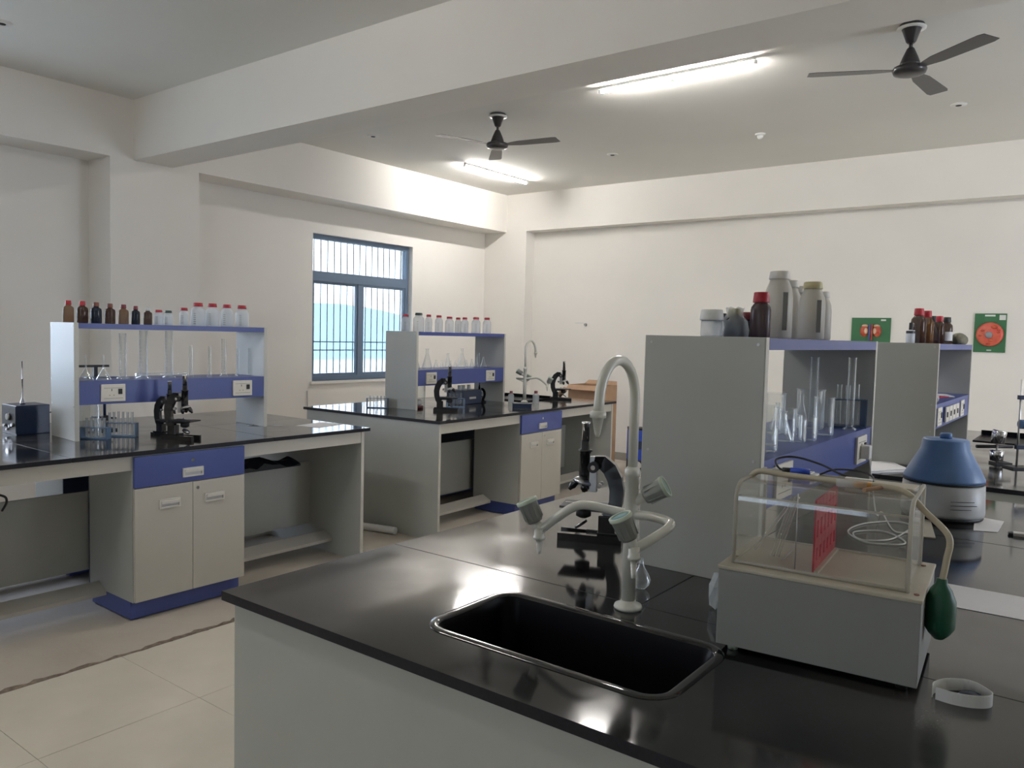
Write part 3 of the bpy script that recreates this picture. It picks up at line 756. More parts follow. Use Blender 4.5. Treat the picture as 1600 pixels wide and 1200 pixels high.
# lying glass tube and black T bar behind
p = rowA(212, .30, zs+.012); q = rowA(292, .30, zs+.012)
o = part(MB().cyl((0, 0, 0), q-p, .011, seg=12), 'glass_tube', 'glass', None); o.location = p; tag(o, 'long glass tube lying flat behind the cylinders on the left-hand rack shelf', 'tube')
p = rowA(146, .28, zs)
t = thing('tube_stand', 'black T-shaped stand behind the glass funnels on the left-hand rack', 'stand', p, R(86))
part(MB().box(-.09, .09, -.012, .012, .066, .080), 'top_bar', 'mblack', t); part(MB().box(-.0, .022, -.01, .01, .006, .066), 'post', 'mblack', t); part(MB().box(-.05, .13, -.03, .03, 0, .006), 'foot', 'racktp', t)

# flasks on rack B
for i, (px, r, h, bk) in enumerate([(651, .030, .105, .10), (667, .048, .185, .14), (681, .026, .085, .08), (690, .022, .080, .12), (699.5, .032, .140, .22), (704, .020, .075, .08), (711, .020, .075, .14), (721.5, .045, .185, .20),
                                (729, .020, .078, .08), (737, .022, .085, .14), (744, .024, .100, .14), (747, .012, .14, .22), (755, .030, .105, .10), (768, .022, .085, .2)]):
    glassitem('flask' if i != 11 else 'tube', 'conical_flask' if i != 11 else 'test_tube', ('%s conical flask, %s from left on the far middle rack' % ('large' if r > .04 else 'medium' if r >= .03 else 'small', ORD[i])) if i != 11 else 'slim glass tube among the flasks on the far middle rack',
              'flask' if i != 11 else 'tube', rowB(px, bk, zs), r, h, 'flasks on the rack by the window' if i != 11 else None)
# --- rack C shelf: beakers, flasks, tubes
def rowC(px, x, z=zs): return col(px, z, x=x)
for i, (px, r, h, x, k, w_) in enumerate([(1196, .036, .125, -.86, 'beaker', 'tall beaker nearest the end panel'), (1207, .040, .145, -.95, 'beaker', 'taller beaker behind the first'), (1222, .034, .10, -.85, 'flask', 'conical flask beside the beakers'),
                              (1229, .032, .085, -.93, 'beaker', 'low beaker'), (1238, .028, .075, -.87, 'beaker', 'small low beaker'), (1265, .050, .150, -.90, 'beaker', 'widest beaker in the middle'),
                              (1262, .028, .080, -.795, 'beaker', 'small beaker in front of the widest one'), (1286, .034, .135, -.80, 'beaker', 'narrow tall beaker before the blue rack'), (1200, .026, .075, -.80, 'beaker', 'smallest beaker at the front by the panel'), (1214, .026, .10, -.98, 'flask', 'slim flask at the back near the panel'), (1248, .022, .075, -.80, 'beaker', 'tiny beaker at the front edge'), (1251, .026, .12, -.97, 'flask', 'tall narrow flask at the back'), (1292, .024, .095, -.86, 'beaker', 'beaker touching the dark blue rack')]):
    glassitem(k, 'beaker' if k == 'beaker' else 'conical_flask', 'clear glass %s, nearest rack shelf' % w_, 'beaker' if k == 'beaker' else 'flask', rowC(px, x), r, h, 'glassware on the nearest rack shelf')
glassitem('cyl', 'measuring_cylinder', 'tall glass cylinder rising behind the widest beaker on the nearest rack', 'cylinder', rowC(1269, -.94), .016, .27)
glassitem('cyl', 'measuring_cylinder', 'tall glass cylinder next to the far panel of the nearest rack', 'cylinder', rowC(1327, -.775), .014, .275)

# --- test tube racks with tubes
def tube_rack(loc, rz, n, label, pos, mat='racktp', pitch=.027, tubeh=.15, tr=.0075, rows=1, top=.075, base=True, tubemat='glass'):
    t = thing('test_tube_rack', label, 'rack', loc, rz)
    L = n*pitch+.03; Wd = .05
    part(MB().box(0, L, -Wd/2, Wd/2, 0, .008, .001), 'base_plate', mat, t)
    b = MB()
    tp = MB(); z0, z1 = top-.004, top
    xs = [.015+pitch*(i+.5) for i in range(n)]
    h_ = tr*1.25
    tp.box(0, L, -Wd/2, -h_, z0, z1).box(0, L, h_, Wd/2, z0, z1)
    ed = [0]+[v for x in xs for v in (x-h_, x+h_)]+[L]
    for a, c in zip(ed[0::2], ed[1::2]): tp.box(a, c, -h_, h_, z0, z1)
    part(tp, 'top_plate', mat, t)
    for x in (0, L-.005): part(MB().box(x, x+.005, -Wd/2, Wd/2, .008, z0), 'end_plate', mat, t)
    c, s = math.cos(rz), math.sin(rz)
    for i, x in enumerate(xs):
        glassitem('tube', 'test_tube', 'glass test tube, %s in the %s' % (ORD[i], pos), 'test tube',
                  (loc[0]+c*x, loc[1]+s*x, loc[2]+.0085), tr, tubeh*random.uniform(.97, 1.03), 'tubes in the '+pos, mat=tubemat)
    return t
p = atz(126, 684.5, .9)
tube_rack((p.x+.02, p.y, .9), R(38), 5, 'small pale blue test tube rack under the left-hand rack, beside its end panel', 'pale blue rack beside the left-hand end panel', mat='rackw', pitch=.026, tubeh=.118, top=.07, tubemat='clear')
p = atz(164, 681.5, .9)
tube_rack((p.x, p.y, .9), R(40), 6, 'blue test tube rack standing left of the microscopes on the left-hand bench', 'blue rack left of the microscopes', mat='rackw', pitch=.027, tubeh=.142, top=.085, tubemat='clear')
p = atz(573, 637, .9)
tube_rack((p.x, p.y, .9), R(37), 5, 'purple-grey test tube rack at the near left of the far middle bench', 'rack at the left of the far middle bench', mat='racktp', pitch=.032, tubeh=.10, top=.09, tubemat='clear')
p = atz(690, 632, .9)
tube_rack((-4.83, 5.42, .9), R(60), 4, 'blue test tube rack behind the microscope on the far middle bench', 'rack behind the microscope on the far bench', mat='rackw', pitch=.035, tubeh=.12, top=.085)
tube_rack((-.855, 3.20, zs), R(37), 3, 'dark blue test tube rack against the far panel of the nearest rack', 'dark blue rack on the nearest rack shelf', mat='racktp', pitch=.034, tubeh=.16, top=.112, tr=.009)

# --- A bench: glass jar, retort stand, aerial box, sheet
p = atz(139, 681, .9)
glassitem('beaker', 'glass_jar', 'large cloudy glass jar behind the test tubes beside the left-hand end panel', 'jar', (p.x-.16, p.y+.07, .9), .064, .205)
p = atz(166, 672, .9)
t = thing('retort_stand', 'dark blue retort stand behind the test tube racks on the left-hand bench', 'stand', (p.x-.02, p.y, .9))
part(MB().box(-.07, .07, -.05, .05, 0, .012, .002), 'base', 'mblack', t); part(MB().cyl((0, 0, .01), (0, 0, .30), .009, seg=10), 'rod', 'rod', t)
part(MB().box(-.02, .02, -.018, .018, .060, .095, .004).cyl((0, 0, .078), (.05, .05, .078), .006).cyl((0, 0, .078), (-.07, -.05, .082), .007), 'clamp', 'mblack', t)
p = atz(26, 680, .9)
t = thing('aerial_box', 'dark knobbed box with upright metal rod, left end of the left-hand bench', 'instrument', (p.x, p.y, .9), R(0))
part(MB().box(-.21, 0, 0, .19, 0, .178, .003), 'case', 'navy', t)
fp_ = part(MB().box(-.205, -.005, -.003, 0, .006, .172), 'face_plate', 'mblack', t)
for x, z, r_ in ((-.10, .105, .022), (-.15, .05, .010), (-.07, .05, .010), (-.11, .028, .008), (-.035, .06, .012)):
    part(MB().cyl((x, -.003, z), (x, -.018, z), r_, r_*.85, 14), 'dial', 'steel', fp_)
part(MB().lathe([(.016, .178), (.014, .19), (.006, .215), (.0042, .22), (.0042, .33), (.0055, .332), (.0055, .34), (.0032, .342), (.0028, .44), (.004, .441), (.004, .448)], 12, Matrix.Translation((-.09, .07, 0))), 'metal_rod', 'chrome', t)
part(MB().tube([(-.04, .19, .12), (-.02, .23, .125), (.0, .25, .09), (-.03, .24, .02), (-.07, .28, .006), (-.02, .31, .006)], .004, 6), 'cable', 'mblack', t)
p = atz(500, 664, .9)
o = part(MB().box(-.10, .10, -.14, .14, 0, .001), 'paper_sheet', 'paper', None); o.location = (p.x, p.y, .9005); o.rotation_euler = (0, 0, R(12)); tag(o, 'white paper sheet lying at the right end of the left-hand bench', 'paper')
p = atz(430, 666, .9)
o = part(MB().cyl((0, 0, .002), (.15, .18, .002), .002, seg=6).cyl((-.06, .10, .002), (.02, .03, .002), .003, seg=6), 'metal_wire', 'steel', None); o.location = (p.x-.15, p.y-.12, .9); tag(o, 'thin metal wire lying on the left-hand bench beside the rack end', 'wire')
# black bag slumped over the panel inside the left bench's right knee space
b = MB(); prev = None
cs = [(-.62, .66), (-.60, .70), (-.52, .69), (-.46, .64)]
for i in range(13):
    y = 1.93+i*.06; wob = [random.uniform(-.015, .02) for _ in cs]
    sc_ = 1-.04*i
    ring = [b.bm.verts.new((x, y, .605+(z-.605)*sc_*(1+.5*math.sin(i*1.1))*.8+w_)) for (x, z), w_ in zip(cs, wob)] + [b.bm.verts.new((-.46, y, .602)), b.bm.verts.new((-.64, y, .602))]
    if prev:
        for k in range(6): b.bm.faces.new((prev[k], prev[(k+1) % 6], ring[(k+1) % 6], ring[k]))
    else: b.bm.faces.new(ring)
    prev = ring
b.bm.faces.new(prev)
o = part(b, 'plastic_bag', 'bag', None); o.location = (-4.19, .95, 0); o.rotation_euler = (0, 0, R(-.87)); tag(o, 'crumpled black plastic bag hung over the inner panel of the left-hand bench', 'bag')
# cable under the left bench
o = part(MB().tube([(-4.6, 1.2, .74), (-4.5, 1.45, .74), (-4.48, 1.62, .70), (-4.50, 1.66, .66), (-4.56, 1.66, .60)], .006, 8), 'cable', 'mblack', None); tag(o, 'dark cable drooping in the left knee space of the left-hand bench', 'cable')
o = part(MB().box(-.03, .03, -.5, .45, 0, .03), 'cable_duct', 'white', None); o.location = (-4.95, 1.55, FL); tag(o, 'white duct lying on the floor behind the left footrest', 'duct')
o = part(MB().cyl((0, 0, .03), (0, .55, .03), .03, seg=14), 'waste_pipe', 'white', None); o.location = (-5.05, 4.36, FL); o.rotation_euler = (0, 0, R(-78)); tag(o, 'grey white waste pipe on the floor between the left-hand and far middle benches', 'pipe')

# --- B bench: bottles, cases, tray
bottle((-4.80, 6.36, .9), .030, .115, 'clear', 'dred', 'clear bottle with dark cap at the foot of the small tap', group='clear bottles by the small tap')
p = atz(837, 630, .9); bottle((p.x, p.y, .9), .034, .125, 'clear', 'dred', 'clear bottle with brown cap between the small tap and far microscope', group='clear bottles by the small tap')
p = atz(816, 637, .9)
t = thing('slide_box', 'navy blue slide box on the front edge of the far middle bench', 'box', (p.x, p.y, .9), R(32))
part(MB().box(-.09, .09, -.04, .04, 0, .030, .003), 'tray', 'navy', t); part(MB().box(-.092, .092, -.042, .042, .030, .042, .003), 'lid', 'sblue' if 0 else 'navy', t)
t = thing('equipment_case', 'dark blue equipment case under the shelf of the rack by the window', 'case', (-5.02, 5.88, .9), R(2))
part(MB().box(-.10, .10, -.14, .16, 0, .135, .006), 'case', 'navy', t); part(MB().box(.10, .108, -.04, .06, .05, .07), 'latch', 'steel', t)
for i, dy in enumerate((-.09, -.03, .05)):
    bottle((-5.0, 5.88+dy, 1.036), .018, .045, 'milk', 'capw', 'tiny white jar on the dark blue case, %s from the left' % ORD[i], name='small_jar', cat='jar', neck=.8)
t = thing('petri_tray', 'dark brown dish heap beside the near end panel of the rack by the window', 'dish', (-4.98, 5.14, .9), R(20))
part(MB().lathe([(.085, 0), (.09, .006), (.088, .024), (.08, .024)], 24), 'dish', 'dred', t)
b = MB(); b.sphere((0, 0, .045), .07, 12, sx=1.1, sy=1, sz=.55); bmesh.ops.transform(b.bm, matrix=Matrix.Identity(4), verts=b.bm.verts)
for v in b.bm.verts: v.co += Vector((random.uniform(-.012, .012), random.uniform(-.012, .012), random.uniform(-.01, .012)))
part(b, 'clear_bag', 'clear', t)
glassitem('beaker', 'glass_jar', 'tall clear jar under the shelf at the near end of the rack by the window', 'jar', (-5.08, 5.32, .9), .055, .20)
t = thing('wash_bottle', 'small clear wash bottle behind the rack at the left of the far middle bench', 'bottle', (-5.33, 5.32, .9))
part(MB().lathe([(.03, 0), (.032, .01), (.032, .09), (.014, .11), (.014, .125)], 16), 'body', 'clear', t); part(MB().lathe([(.017, .125), (.017, .145), (.004, .15), (.003, .19)], 12), 'cap', 'capw', t)
# black sink with upstand at far end of B
t = thing('sink', 'black sink with low upstand behind the small tap on the far middle bench', 'sink', (-5.05, 6.75, .9), R(1.7))
part(MB().box(-.30, .30, .24, .26, 0, .035).box(-.30, -.28, -.22, .24, 0, .03).box(-.28, .30, -.24, -.22, 0, .012).box(.28, .30, -.22, .24, 0, .012).box(-.28, .28, -.22, .24, -.0, .003), 'rim', 'sink', t)
# cartons behind the benches
def carton(loc, rz, L, W, Hh, label, flap=True):
    t = thing('cardboard_box', label, 'box', loc, rz); th = .008
    part(MB().box(0, L, 0, th, 0, Hh).box(0, L, W-th, W, 0, Hh).box(0, th, th, W-th, 0, Hh).box(L-th, L, th, W-th, 0, Hh).box(th, L-th, th, W-th, 0, th), 'carton_body', 'card', t)
    if flap:
        for (a, b2, c, d) in (((0, 0, Hh), (L, 0, Hh), (L*.95, -.10, Hh-.05), (.05*L, -.10, Hh-.05)), ((L, W, Hh), (0, W, Hh), (.03, W+.05, Hh+.045), (L-.03, W+.05, Hh+.045))):
            bb = MB(); vs = [Vector(v) for v in (a, b2, c, d)]; bb.strip([vs[0], vs[1]], [vs[3], vs[2]], (0, 0, .004)); part(bb, 'flap', 'card', t)
    return t
carton((-5.21, 8.05, FL), R(1), .46, .38, 1.05, 'tall open cardboard box standing behind the far end of the far middle bench')
o = part(MB().cyl((0, 0, 0), (.09, -.02, .07), .03, seg=14), 'paper_roll', 'card', None); o.location = (-5.22, 7.60, .93-.03+.0); 
o.location = (-4.84, 7.30, .931); tag(o, 'rolled brown cardboard tube in front of the tall open cardboard box', 'roll')
carton((-6.35, 4.10, FL), R(0), .5, .3, .85, 'cardboard box standing between the left wall and the left-hand bench', flap=False)

# ------------------------------------------------------------------ tops of racks C and D
mz = ZA+.002
t = bottle(col(1111, mz, x=-.93), .031, .078, 'clear', 'label', 'short clear jar with white wrapped lid, leftmost on the nearest rack', name='specimen_jar', cat='jar', neck=.85, caph=.4)
bottle(col(1123.5, mz, x=-1.0), .024, .075, 'clear', 'mblack', 'short clear jar with black lid behind the white-lidded jar on the nearest rack', name='specimen_jar', cat='jar', neck=.75, caph=.35)
t = bottle(col(1146, mz, x=-.90), .030, .085, 'dark', 'capy', 'dark bottle with yellow cap in crumpled clear plastic, nearest rack', neck=.5, caph=.25)
b = MB(); b.lathe([(.038, 0), (.04, .02), (.036, .05), (.022, .068), (.024, .086)], 14, cap1=False)
for v in b.bm.verts: v.co += Vector((random.uniform(-.005, .005), random.uniform(-.005, .005), random.uniform(-.002, .004) if v.co.z > .005 else 0))
part(b, 'plastic_wrap', 'clear', t)
bottle(col(1168, mz, x=-.90), .028, .078, 'dark', 'dred', 'low dark jar with dark red lid behind the bright red-capped bottle', name='specimen_jar', cat='jar', neck=.8, caph=.3)
bottle(col(1187, mz, x=-.82), .029, .132, 'brownish', 'red', 'brown-grey bottle with bright red cap at the panel corner of the nearest rack', neck=.62, caph=.23, lab=None)
for i, (px, x, r, h, cp_, lb) in enumerate([(1214, -.86, .044, .215, 'capw', None), (1231, -.93, .040, .210, 'capw', 'glass'), (1245, -.97, .036, .205, 'capw', None), (1266.5, -.84, .044, .200, 'capy', None), (1281.5, -.92, .038, .190, 'capw', None)]):
    w_ = ['tallest cream plastic bottle with wide white cap', 'cream plastic bottle with grey level window', 'slim cream plastic bottle with white cap', 'cream bottle with yellowish cap and level window', 'shortest cream plastic bottle'][i]
    tb = bottle(col(px, mz, x=x), r, h, 'milk2', cp_, '%s, %s of five on the nearest rack' % (w_, ORD[i]), neck=.58, caph=.12, group='cream plastic bottles on the nearest rack')
    if i in (0, 3):
        b = MB(); b.box(.004, .018, -r-.0012, -r*.9, h*.12, h*.68); part(b, 'level_window', 'winstrip', tb)
# rack D
for i, (px, x, r, h, bd, cp_, w_) in enumerate([(1433.5, -.91, .042, .205, 'amber', 'red', 'large amber bottle with bright red cap'), (1447, -.88, .036, .195, 'amber2', 'red', 'amber bottle with red cap'), (1456, -.95, .036, .185, 'amber', 'mblack', 'amber bottle with black cap'),
                                (1466, -.90, .034, .182, 'amber', 'red', 'slimmer amber bottle with red cap'), (1478, -.87, .036, .178, 'amber', 'mblack', 'amber bottle with black cap and white label')]):
    bottle(col(px, mz, x=x), r, h, bd, cp_, '%s, %s of five on the far right rack' % (w_, ORD[i]), neck=.5, caph=.2, lab='label' if i in (2, 4) else None, group='brown bottles on the far right rack')
t = bottle(col(1422, mz, x=-.93), .024, .118, 'milk', 'mblack', 'small white bottle with dark band, front left on the far right rack', neck=.35, caph=.35)
part(MB().lathe([(.0245, .055), (.0245, .070)], 18, cap0=False, cap1=False), 'band', 'mark', t)
b = MB(); b.sphere((0, 0, .025), .065, 14, sx=.8, sy=1.2, sz=.8)
for v in b.bm.verts:
    v.co.z = max(0, v.co.z) + 0; v.co += Vector((random.uniform(-.005, .005),)*1+(0, 0)) if v.co.z > 0 else Vector((0, 0, 0))
b.sphere((.01, .10, .02), .04, 10, sx=.6, sy=1.0, sz=.5)
o = part(b, 'cloth_cap', 'cloth', None); o.location = col(1498, mz+.0, x=-.81); tag(o, 'olive grey crumpled cloth cap behind the brown bottles on the far right rack', 'cloth')
# extra switch plates and papers on rack D shelf
t = thing('switch_board', 'row of ivory switch plates screwed to the shelf edge of the far right rack', 'switch', (-.75, 5.20, 1.13))
for k in range(4): part(MB().box(0, .010, k*.13, k*.13+.11, 0, .09, .002), 'switch_plate', 'socket', t)
for k in range(4): part(MB().box(.010, .014, k*.13+.03, k*.13+.05, .03, .06), 'switch', 'hole', t)
for i, (y, mt_, rz, sz, w_) in enumerate([(5.3, 'paper', 8, (.10, .14), 'white sheets heap'), (5.62, 'redp', -12, (.08, .10), 'pink red packet'), (5.82, 'paper', 20, (.09, .12), 'white folded sheet')]):
    b = MB(); b.box(-sz[0], sz[0], -sz[1], sz[1], 0, .006 if i else .02, .001)
    o = part(b, 'paper_packet', mt_, None); o.location = (-.90, y, zs); o.rotation_euler = (0, 0, R(rz)); tag(o, '%s lying on the middle shelf of the far right rack' % w_, 'paper')

# ------------------------------------------------------------------ apparatus on the nearest bench
A0 = Vector((-.656, 1.638, .9)); ra_ = math.atan2(.033, .396)
t = thing('gas_chamber_apparatus', 'grey box apparatus with clear acrylic chamber and red divider on the nearest bench', 'apparatus', A0, ra_)
LX, LY = .397, .305
part(MB().box(0, LX, 0, LY, .015, .182, .002), 'housing', 'appgrey', t)
for x in (.03, LX-.03):
    for y in (.03, LY-.03): part(MB().lathe([(.011, 0), (.013, .015)], 12, Matrix.Translation((x, y, 0))), 'foot', 'knobrim' if x < .1 else 'mblack', t)
pl = part(MB().box(-.002, LX+.002, -.002, LY+.002, .182, .190, .002), 'top_plate', 'cream', t)
part(MB().cyl((.012, .09, .190), (.012, .09, .192), .005, seg=10).cyl((LX-.012, .03, .190), (LX-.012, .03, .192), .005, seg=10).cyl((LX-.02, .27, .190), (LX-.02, .27, .192), .005, seg=10), 'screw', 'brownc', pl)
# chamber: flange + bent acrylic profile, thin sheets
cx0, cx1, cy0, cy1, cz0, cz1 = .022, .368, .035, .280, .190, .368
rad = .038
prof = [(cy0, cz0)] + [(cy0+rad-rad*math.cos(R(a)), cz1-rad+rad*math.sin(R(a))) for a in range(0, 91, 15)] + [(cy1-.004, cz1), (cy1, cz1-.004), (cy1, cz0)]
b = MB(); th = .005
for (y_a, z_a), (y_b, z_b) in zip(prof, prof[1:]):
    vs = [b.bm.verts.new(p) for p in ((cx0, y_a, z_a), (cx1, y_a, z_a), (cx1, y_b, z_b), (cx0, y_b, z_b))]; b.bm.faces.new(vs).smooth = True
chm = part(b, 'acrylic_cover', 'acry', t)
for x in (cx0, cx1):
    b = MB(); vs = [b.bm.verts.new((x, y, z)) for y, z in prof]; b.bm.faces.new(vs)
    part(b, 'acrylic_end', 'acry', t)
    pts = [Vector((x, y, z)) for y, z in prof]
    part(MB().tube(pts, .0046, 6, smooth=False), 'acrylic_edge', 'acedge', chm)
for yy, zz_, rr in ((cy0, cz0+.004, .004), (cy1, cz0+.004, .004), (cy1, cz1-.003, .0035), (cy0+.004, cz1-rad+.01, .003)):
    part(MB().cyl((cx0, yy, zz_), (cx1, yy, zz_), rr, seg=6), 'glued_seam', 'acedge', t)
part(MB().box(cx0+.004, cx1-.004, cy0+.006, cy1-.004, .190, .194), 'chamber_floor', 'cream', t)
# red perforated divider
b = MB(); xd = .186; y0_, y1_, z0_, z1_ = cy0+.006, cy1-.006, .195, .348
slots = []
cols = 6
for i in range(cols+1):
    ya = y0_+(y1_-y0_)*i/cols; b.box(xd, xd+.004, ya-.010 if i else ya, ya+.010 if i < cols else ya, z0_, z1_)
for zc in (z0_+.012, (z0_+z1_)/2-.015, (z0_+z1_)/2+.045, z1_-.008): b.box(xd+.0003, xd+.0037, y0_, y1_, zc-.012, zc+.010)
part(b, 'red_divider', 'redp', t)
part(MB().box(xd+.004, xd+.012, y0_, y1_, .194, .200), 'divider_rail', 'cream', t)
# wetted rods inside
part(MB().cyl((.085, .12, .196), (.115, .16, .33), .004, seg=8).cyl((.095, .125, .196), (.125, .165, .33), .004, seg=8).cyl((.05, .10, .21), (.10, .17, .30), .004, seg=8), 'glass_rod', 'glass', t)
part(MB().cyl((cx0+.09, .09, .197), (cx0+.09, .19, .197), .0015, seg=6).cyl((cx0+.13, cy0+.002, .196), (cx0+.13, cy0+.002, .36), .0012, seg=6), 'wire', 'steel', t)
# things lying on the chamber, each its own
zc_ = .9+.3735
MA = Matrix.Translation(A0) @ Matrix.Rotation(ra_, 4, 'Z')
def onA(x, y, z): return MA @ Vector((x, y, z))
def world_tube(pts, r, name, mat, label, cat, seg=8, **k):
    pts = [Vector(p) for p in pts]; o0 = pts[0].copy()
    o = part(MB().tube([p-o0 for p in pts], r, seg), name, mat, None); o.location = o0; tag(o, label, cat); return o
# aspirator: tubing + green bulb are one thing
tt = thing('rubber_bulb_tube', 'cream rubber tube over the chamber ending in a green rubber bulb', 'tube', (0, 0, 0))
pb = (-.243, 1.775)
zt_ = .9+.372+.0065
part(MB().tube([onA(.02, .150, .352+.012), onA(.04, .150, .3805), onA(.10, .145, .3795), onA(.20, .135, .380), onA(.29, .13, .3805), onA(.345, .130, .374), onA(.385, .128, .338), Vector((pb[0]+.008, pb[1]-.003, 1.20)), Vector((pb[0]+.006, pb[1], 1.15)), Vector((pb[0], pb[1], 1.105))], .0066, 12), 'rubber_tube', 'rubber', tt)
part(MB().lathe([(.0, -.122), (.009, -.119), (.020, -.108), (.0285, -.094), (.0295, -.060), (.0285, -.040), (.020, -.018), (.0115, -.006), (.010, .004), (.0, .005)], 18, Matrix.Translation((pb[0], pb[1], 1.108))), 'rubber_bulb', 'gbulb', tt)
pp = onA(.055, .225, .373)
o = part(MB().box(0, .10, -.02, .02, 0, .004, .001).box(.0, .09, -.018, .012, .0045, .008), 'plastic_strip', 'white', None); o.location = pp; o.rotation_euler = (0, 0, ra_-.1); tag(o, 'cream plastic strip at the left on top of the acrylic chamber', 'strip')
t = thing('cable_plug', 'bright blue plug with looping black lead on top of the acrylic chamber', 'plug', onA(.10, .19, .382), ra_+.05)
part(MB().cyl((0, 0, 0), (.042, .004, 0), .0085, seg=14), 'plug_body', 'sblue', t)
part(MB().tube([(0, 0, 0), (-.025, .0, .004), (-.035, .015, .022), (.0, .04, .028), (.06, .03, .018), (.11, .0, .004), (.16, -.012, -.002)], .0024, 8), 'lead', 'mblack', t)
part(MB().cyl((-.018, 0, .002), (0, 0, 0), .005, .008, 10), 'strain_relief', 'mblack', t)
t = thing('cable_plug', 'white connector with thin black lead rising behind it on the acrylic chamber', 'plug', onA(.222, .172, .3795), ra_)
part(MB().box(0, .055, -.008, .006, -.004, .006, .001), 'plug_body', 'white', t); part(MB().tube([(-.06, .03, .0), (-.03, .05, .012), (.02, .05, .014), (.05, .03, .008), (.055, .0, .002)], .0022, 8), 'lead', 'mblack', t)
t = thing('syringe', 'syringe holding amber fluid beside a brown stick on the acrylic chamber', 'syringe', onA(.215, .105, .382), ra_+.1)
part(MB().cyl((0, 0, 0), (.06, 0, 0), .0085, seg=14), 'barrel', 'clear', t); part(MB().cyl((.035, 0, 0), (.068, 0, 0), .0072, seg=12), 'plunger', 'orange', t)
o = part(MB().cyl((0, 0, 0), (.030, .085, 0), .0045, seg=10), 'wooden_stick', 'card', None); o.location = onA(.275, .07, .3785); tag(o, 'short brown stick lying across the right part of the acrylic chamber', 'stick')
o = part(MB().box(0, .085, 0, .07, 0, .004, .001), 'plastic_card', 'cream', None); o.location = onA(.275, .155, .3735); o.rotation_euler = (0, 0, ra_-.05); tag(o, 'cream card lying at the right end of the acrylic chamber', 'card')

# white mains lead looped on the bench behind the apparatus, plugged into the rack
t = thing('mains_lead', 'white mains lead with plug in the nearest rack, looped on the bench behind the apparatus', 'cable', (0, 0, 0))
sy_ = 2.116+1.09
part(MB().box(-.733, -.700, sy_-.028, sy_+.012, 1.143, 1.195, .005), 'plug', 'white', t)
zb_ = .904
g1 = [Vector((-.705, sy_-.01, 1.15)), Vector((-.695, sy_-.01, 1.09)), Vector((-.66, sy_-.06, .95))]
for px, py in ((1378, 800), (1395, 828), (1418, 832), (1440, 826), (1400, 815), (1350, 818), (1325, 830), (1350, 846), (1400, 851), (1414, 846), (1380, 830), (1335, 831), (1345, 843), (1390, 843), (1420, 828)):
    q = atz(px, py, zb_); g1.append(q)
part(MB().tube(g1, .0028, 7), 'lead', 'white', t)

# centrifuge
p = atz(1471, 806, .9)
t = thing('centrifuge', 'small centrifuge with blue conical lid and pale grey body on the nearest bench', 'centrifuge', (p.x, p.y, .9), YAW)
part(MB().lathe([(.135, 0), (.145, .006), (.145, .018)], 32).lathe([(.12, -0.0), (.12, .002)], 16), 'base_ring', 'mblack', t)
part(MB().lathe([(.148, .018), (.150, .03), (.146, .135), (.138, .142)], 40), 'body', 'cgrey', t)
part(MB().lathe([(.145, .142), (.145, .150)], 40), 'seal', 'mblack', t)
ld = part(MB().lathe([(.146, .150), (.145, .160), (.126, .20), (.088, .27), (.083, .305), (.080, .310), (.0, .313)], 40), 'lid', 'cblue', t)
part(MB().lathe([(.022, .312), (.022, .330), (.018, .334), (.0, .334)], 18), 'lid_knob', 'cblue', ld)
part(MB().box(-.05, .05, -.1505, -.1475, .07, .072).box(-.05, .03, -.1505, -.1475, .055, .0565).box(-.05, .04, -.1505, -.1475, .085, .0865), 'printed_lines', 'mark', t)

# papers on the nearest bench
def sheet(c4, name, mat, label, th=.0012, z=.9004, cat='paper'):
    ps = [atz(x, y, z) for x, y in c4]; o0 = ps[0].copy()
    b = MB(); b.strip([ps[0]-o0, ps[1]-o0], [ps[3]-o0, ps[2]-o0], (0, 0, -th))
    for v in b.bm.verts: pass
    o = part(b, name, mat, None); o.location = o0; tag(o, label, cat); return o
sheet([(1462, 909), (1640, 941), (1640, 977), (1446, 940)], 'paper_strip', 'paper', 'long white paper strip lying across the nearest bench behind the green bulb')
sheet([(1523, 807), (1569, 815), (1559, 832), (1521, 829)], 'paper_slip', 'paper', 'small white paper slip to the right of the centrifuge')
sheet([(1424, 806), (1452, 808), (1462, 842), (1424, 838)], 'cream_card', 'cream', 'cream card lying between the acrylic chamber and the centrifuge', th=.004)
sheet([(1352, 722), (1392, 722), (1426, 737), (1350, 740)], 'paper_stack', 'paper', 'stack of white papers at the near edge of the far right bench', th=.006, z=.9004)
o = sheet([(1352, 726), (1385, 724), (1417, 733), (1360, 737)], 'paper_sheet', 'paper', 'curled white sheet lying on the paper stack of the far right bench', th=.003, z=.909)
p = atz(1598, 838, .9)
t = thing('memory_stick', 'small pale grey stick-shaped gadget at the right edge of the nearest bench', 'gadget', (p.x, p.y, .9), R(10))
part(MB().box(-.03, .03, -.018, .018, 0, .012, .002), 'body', 'capw', t); part(MB().box(-.045, -.03, -.012, .012, .002, .009), 'tip', 'mblack', t)

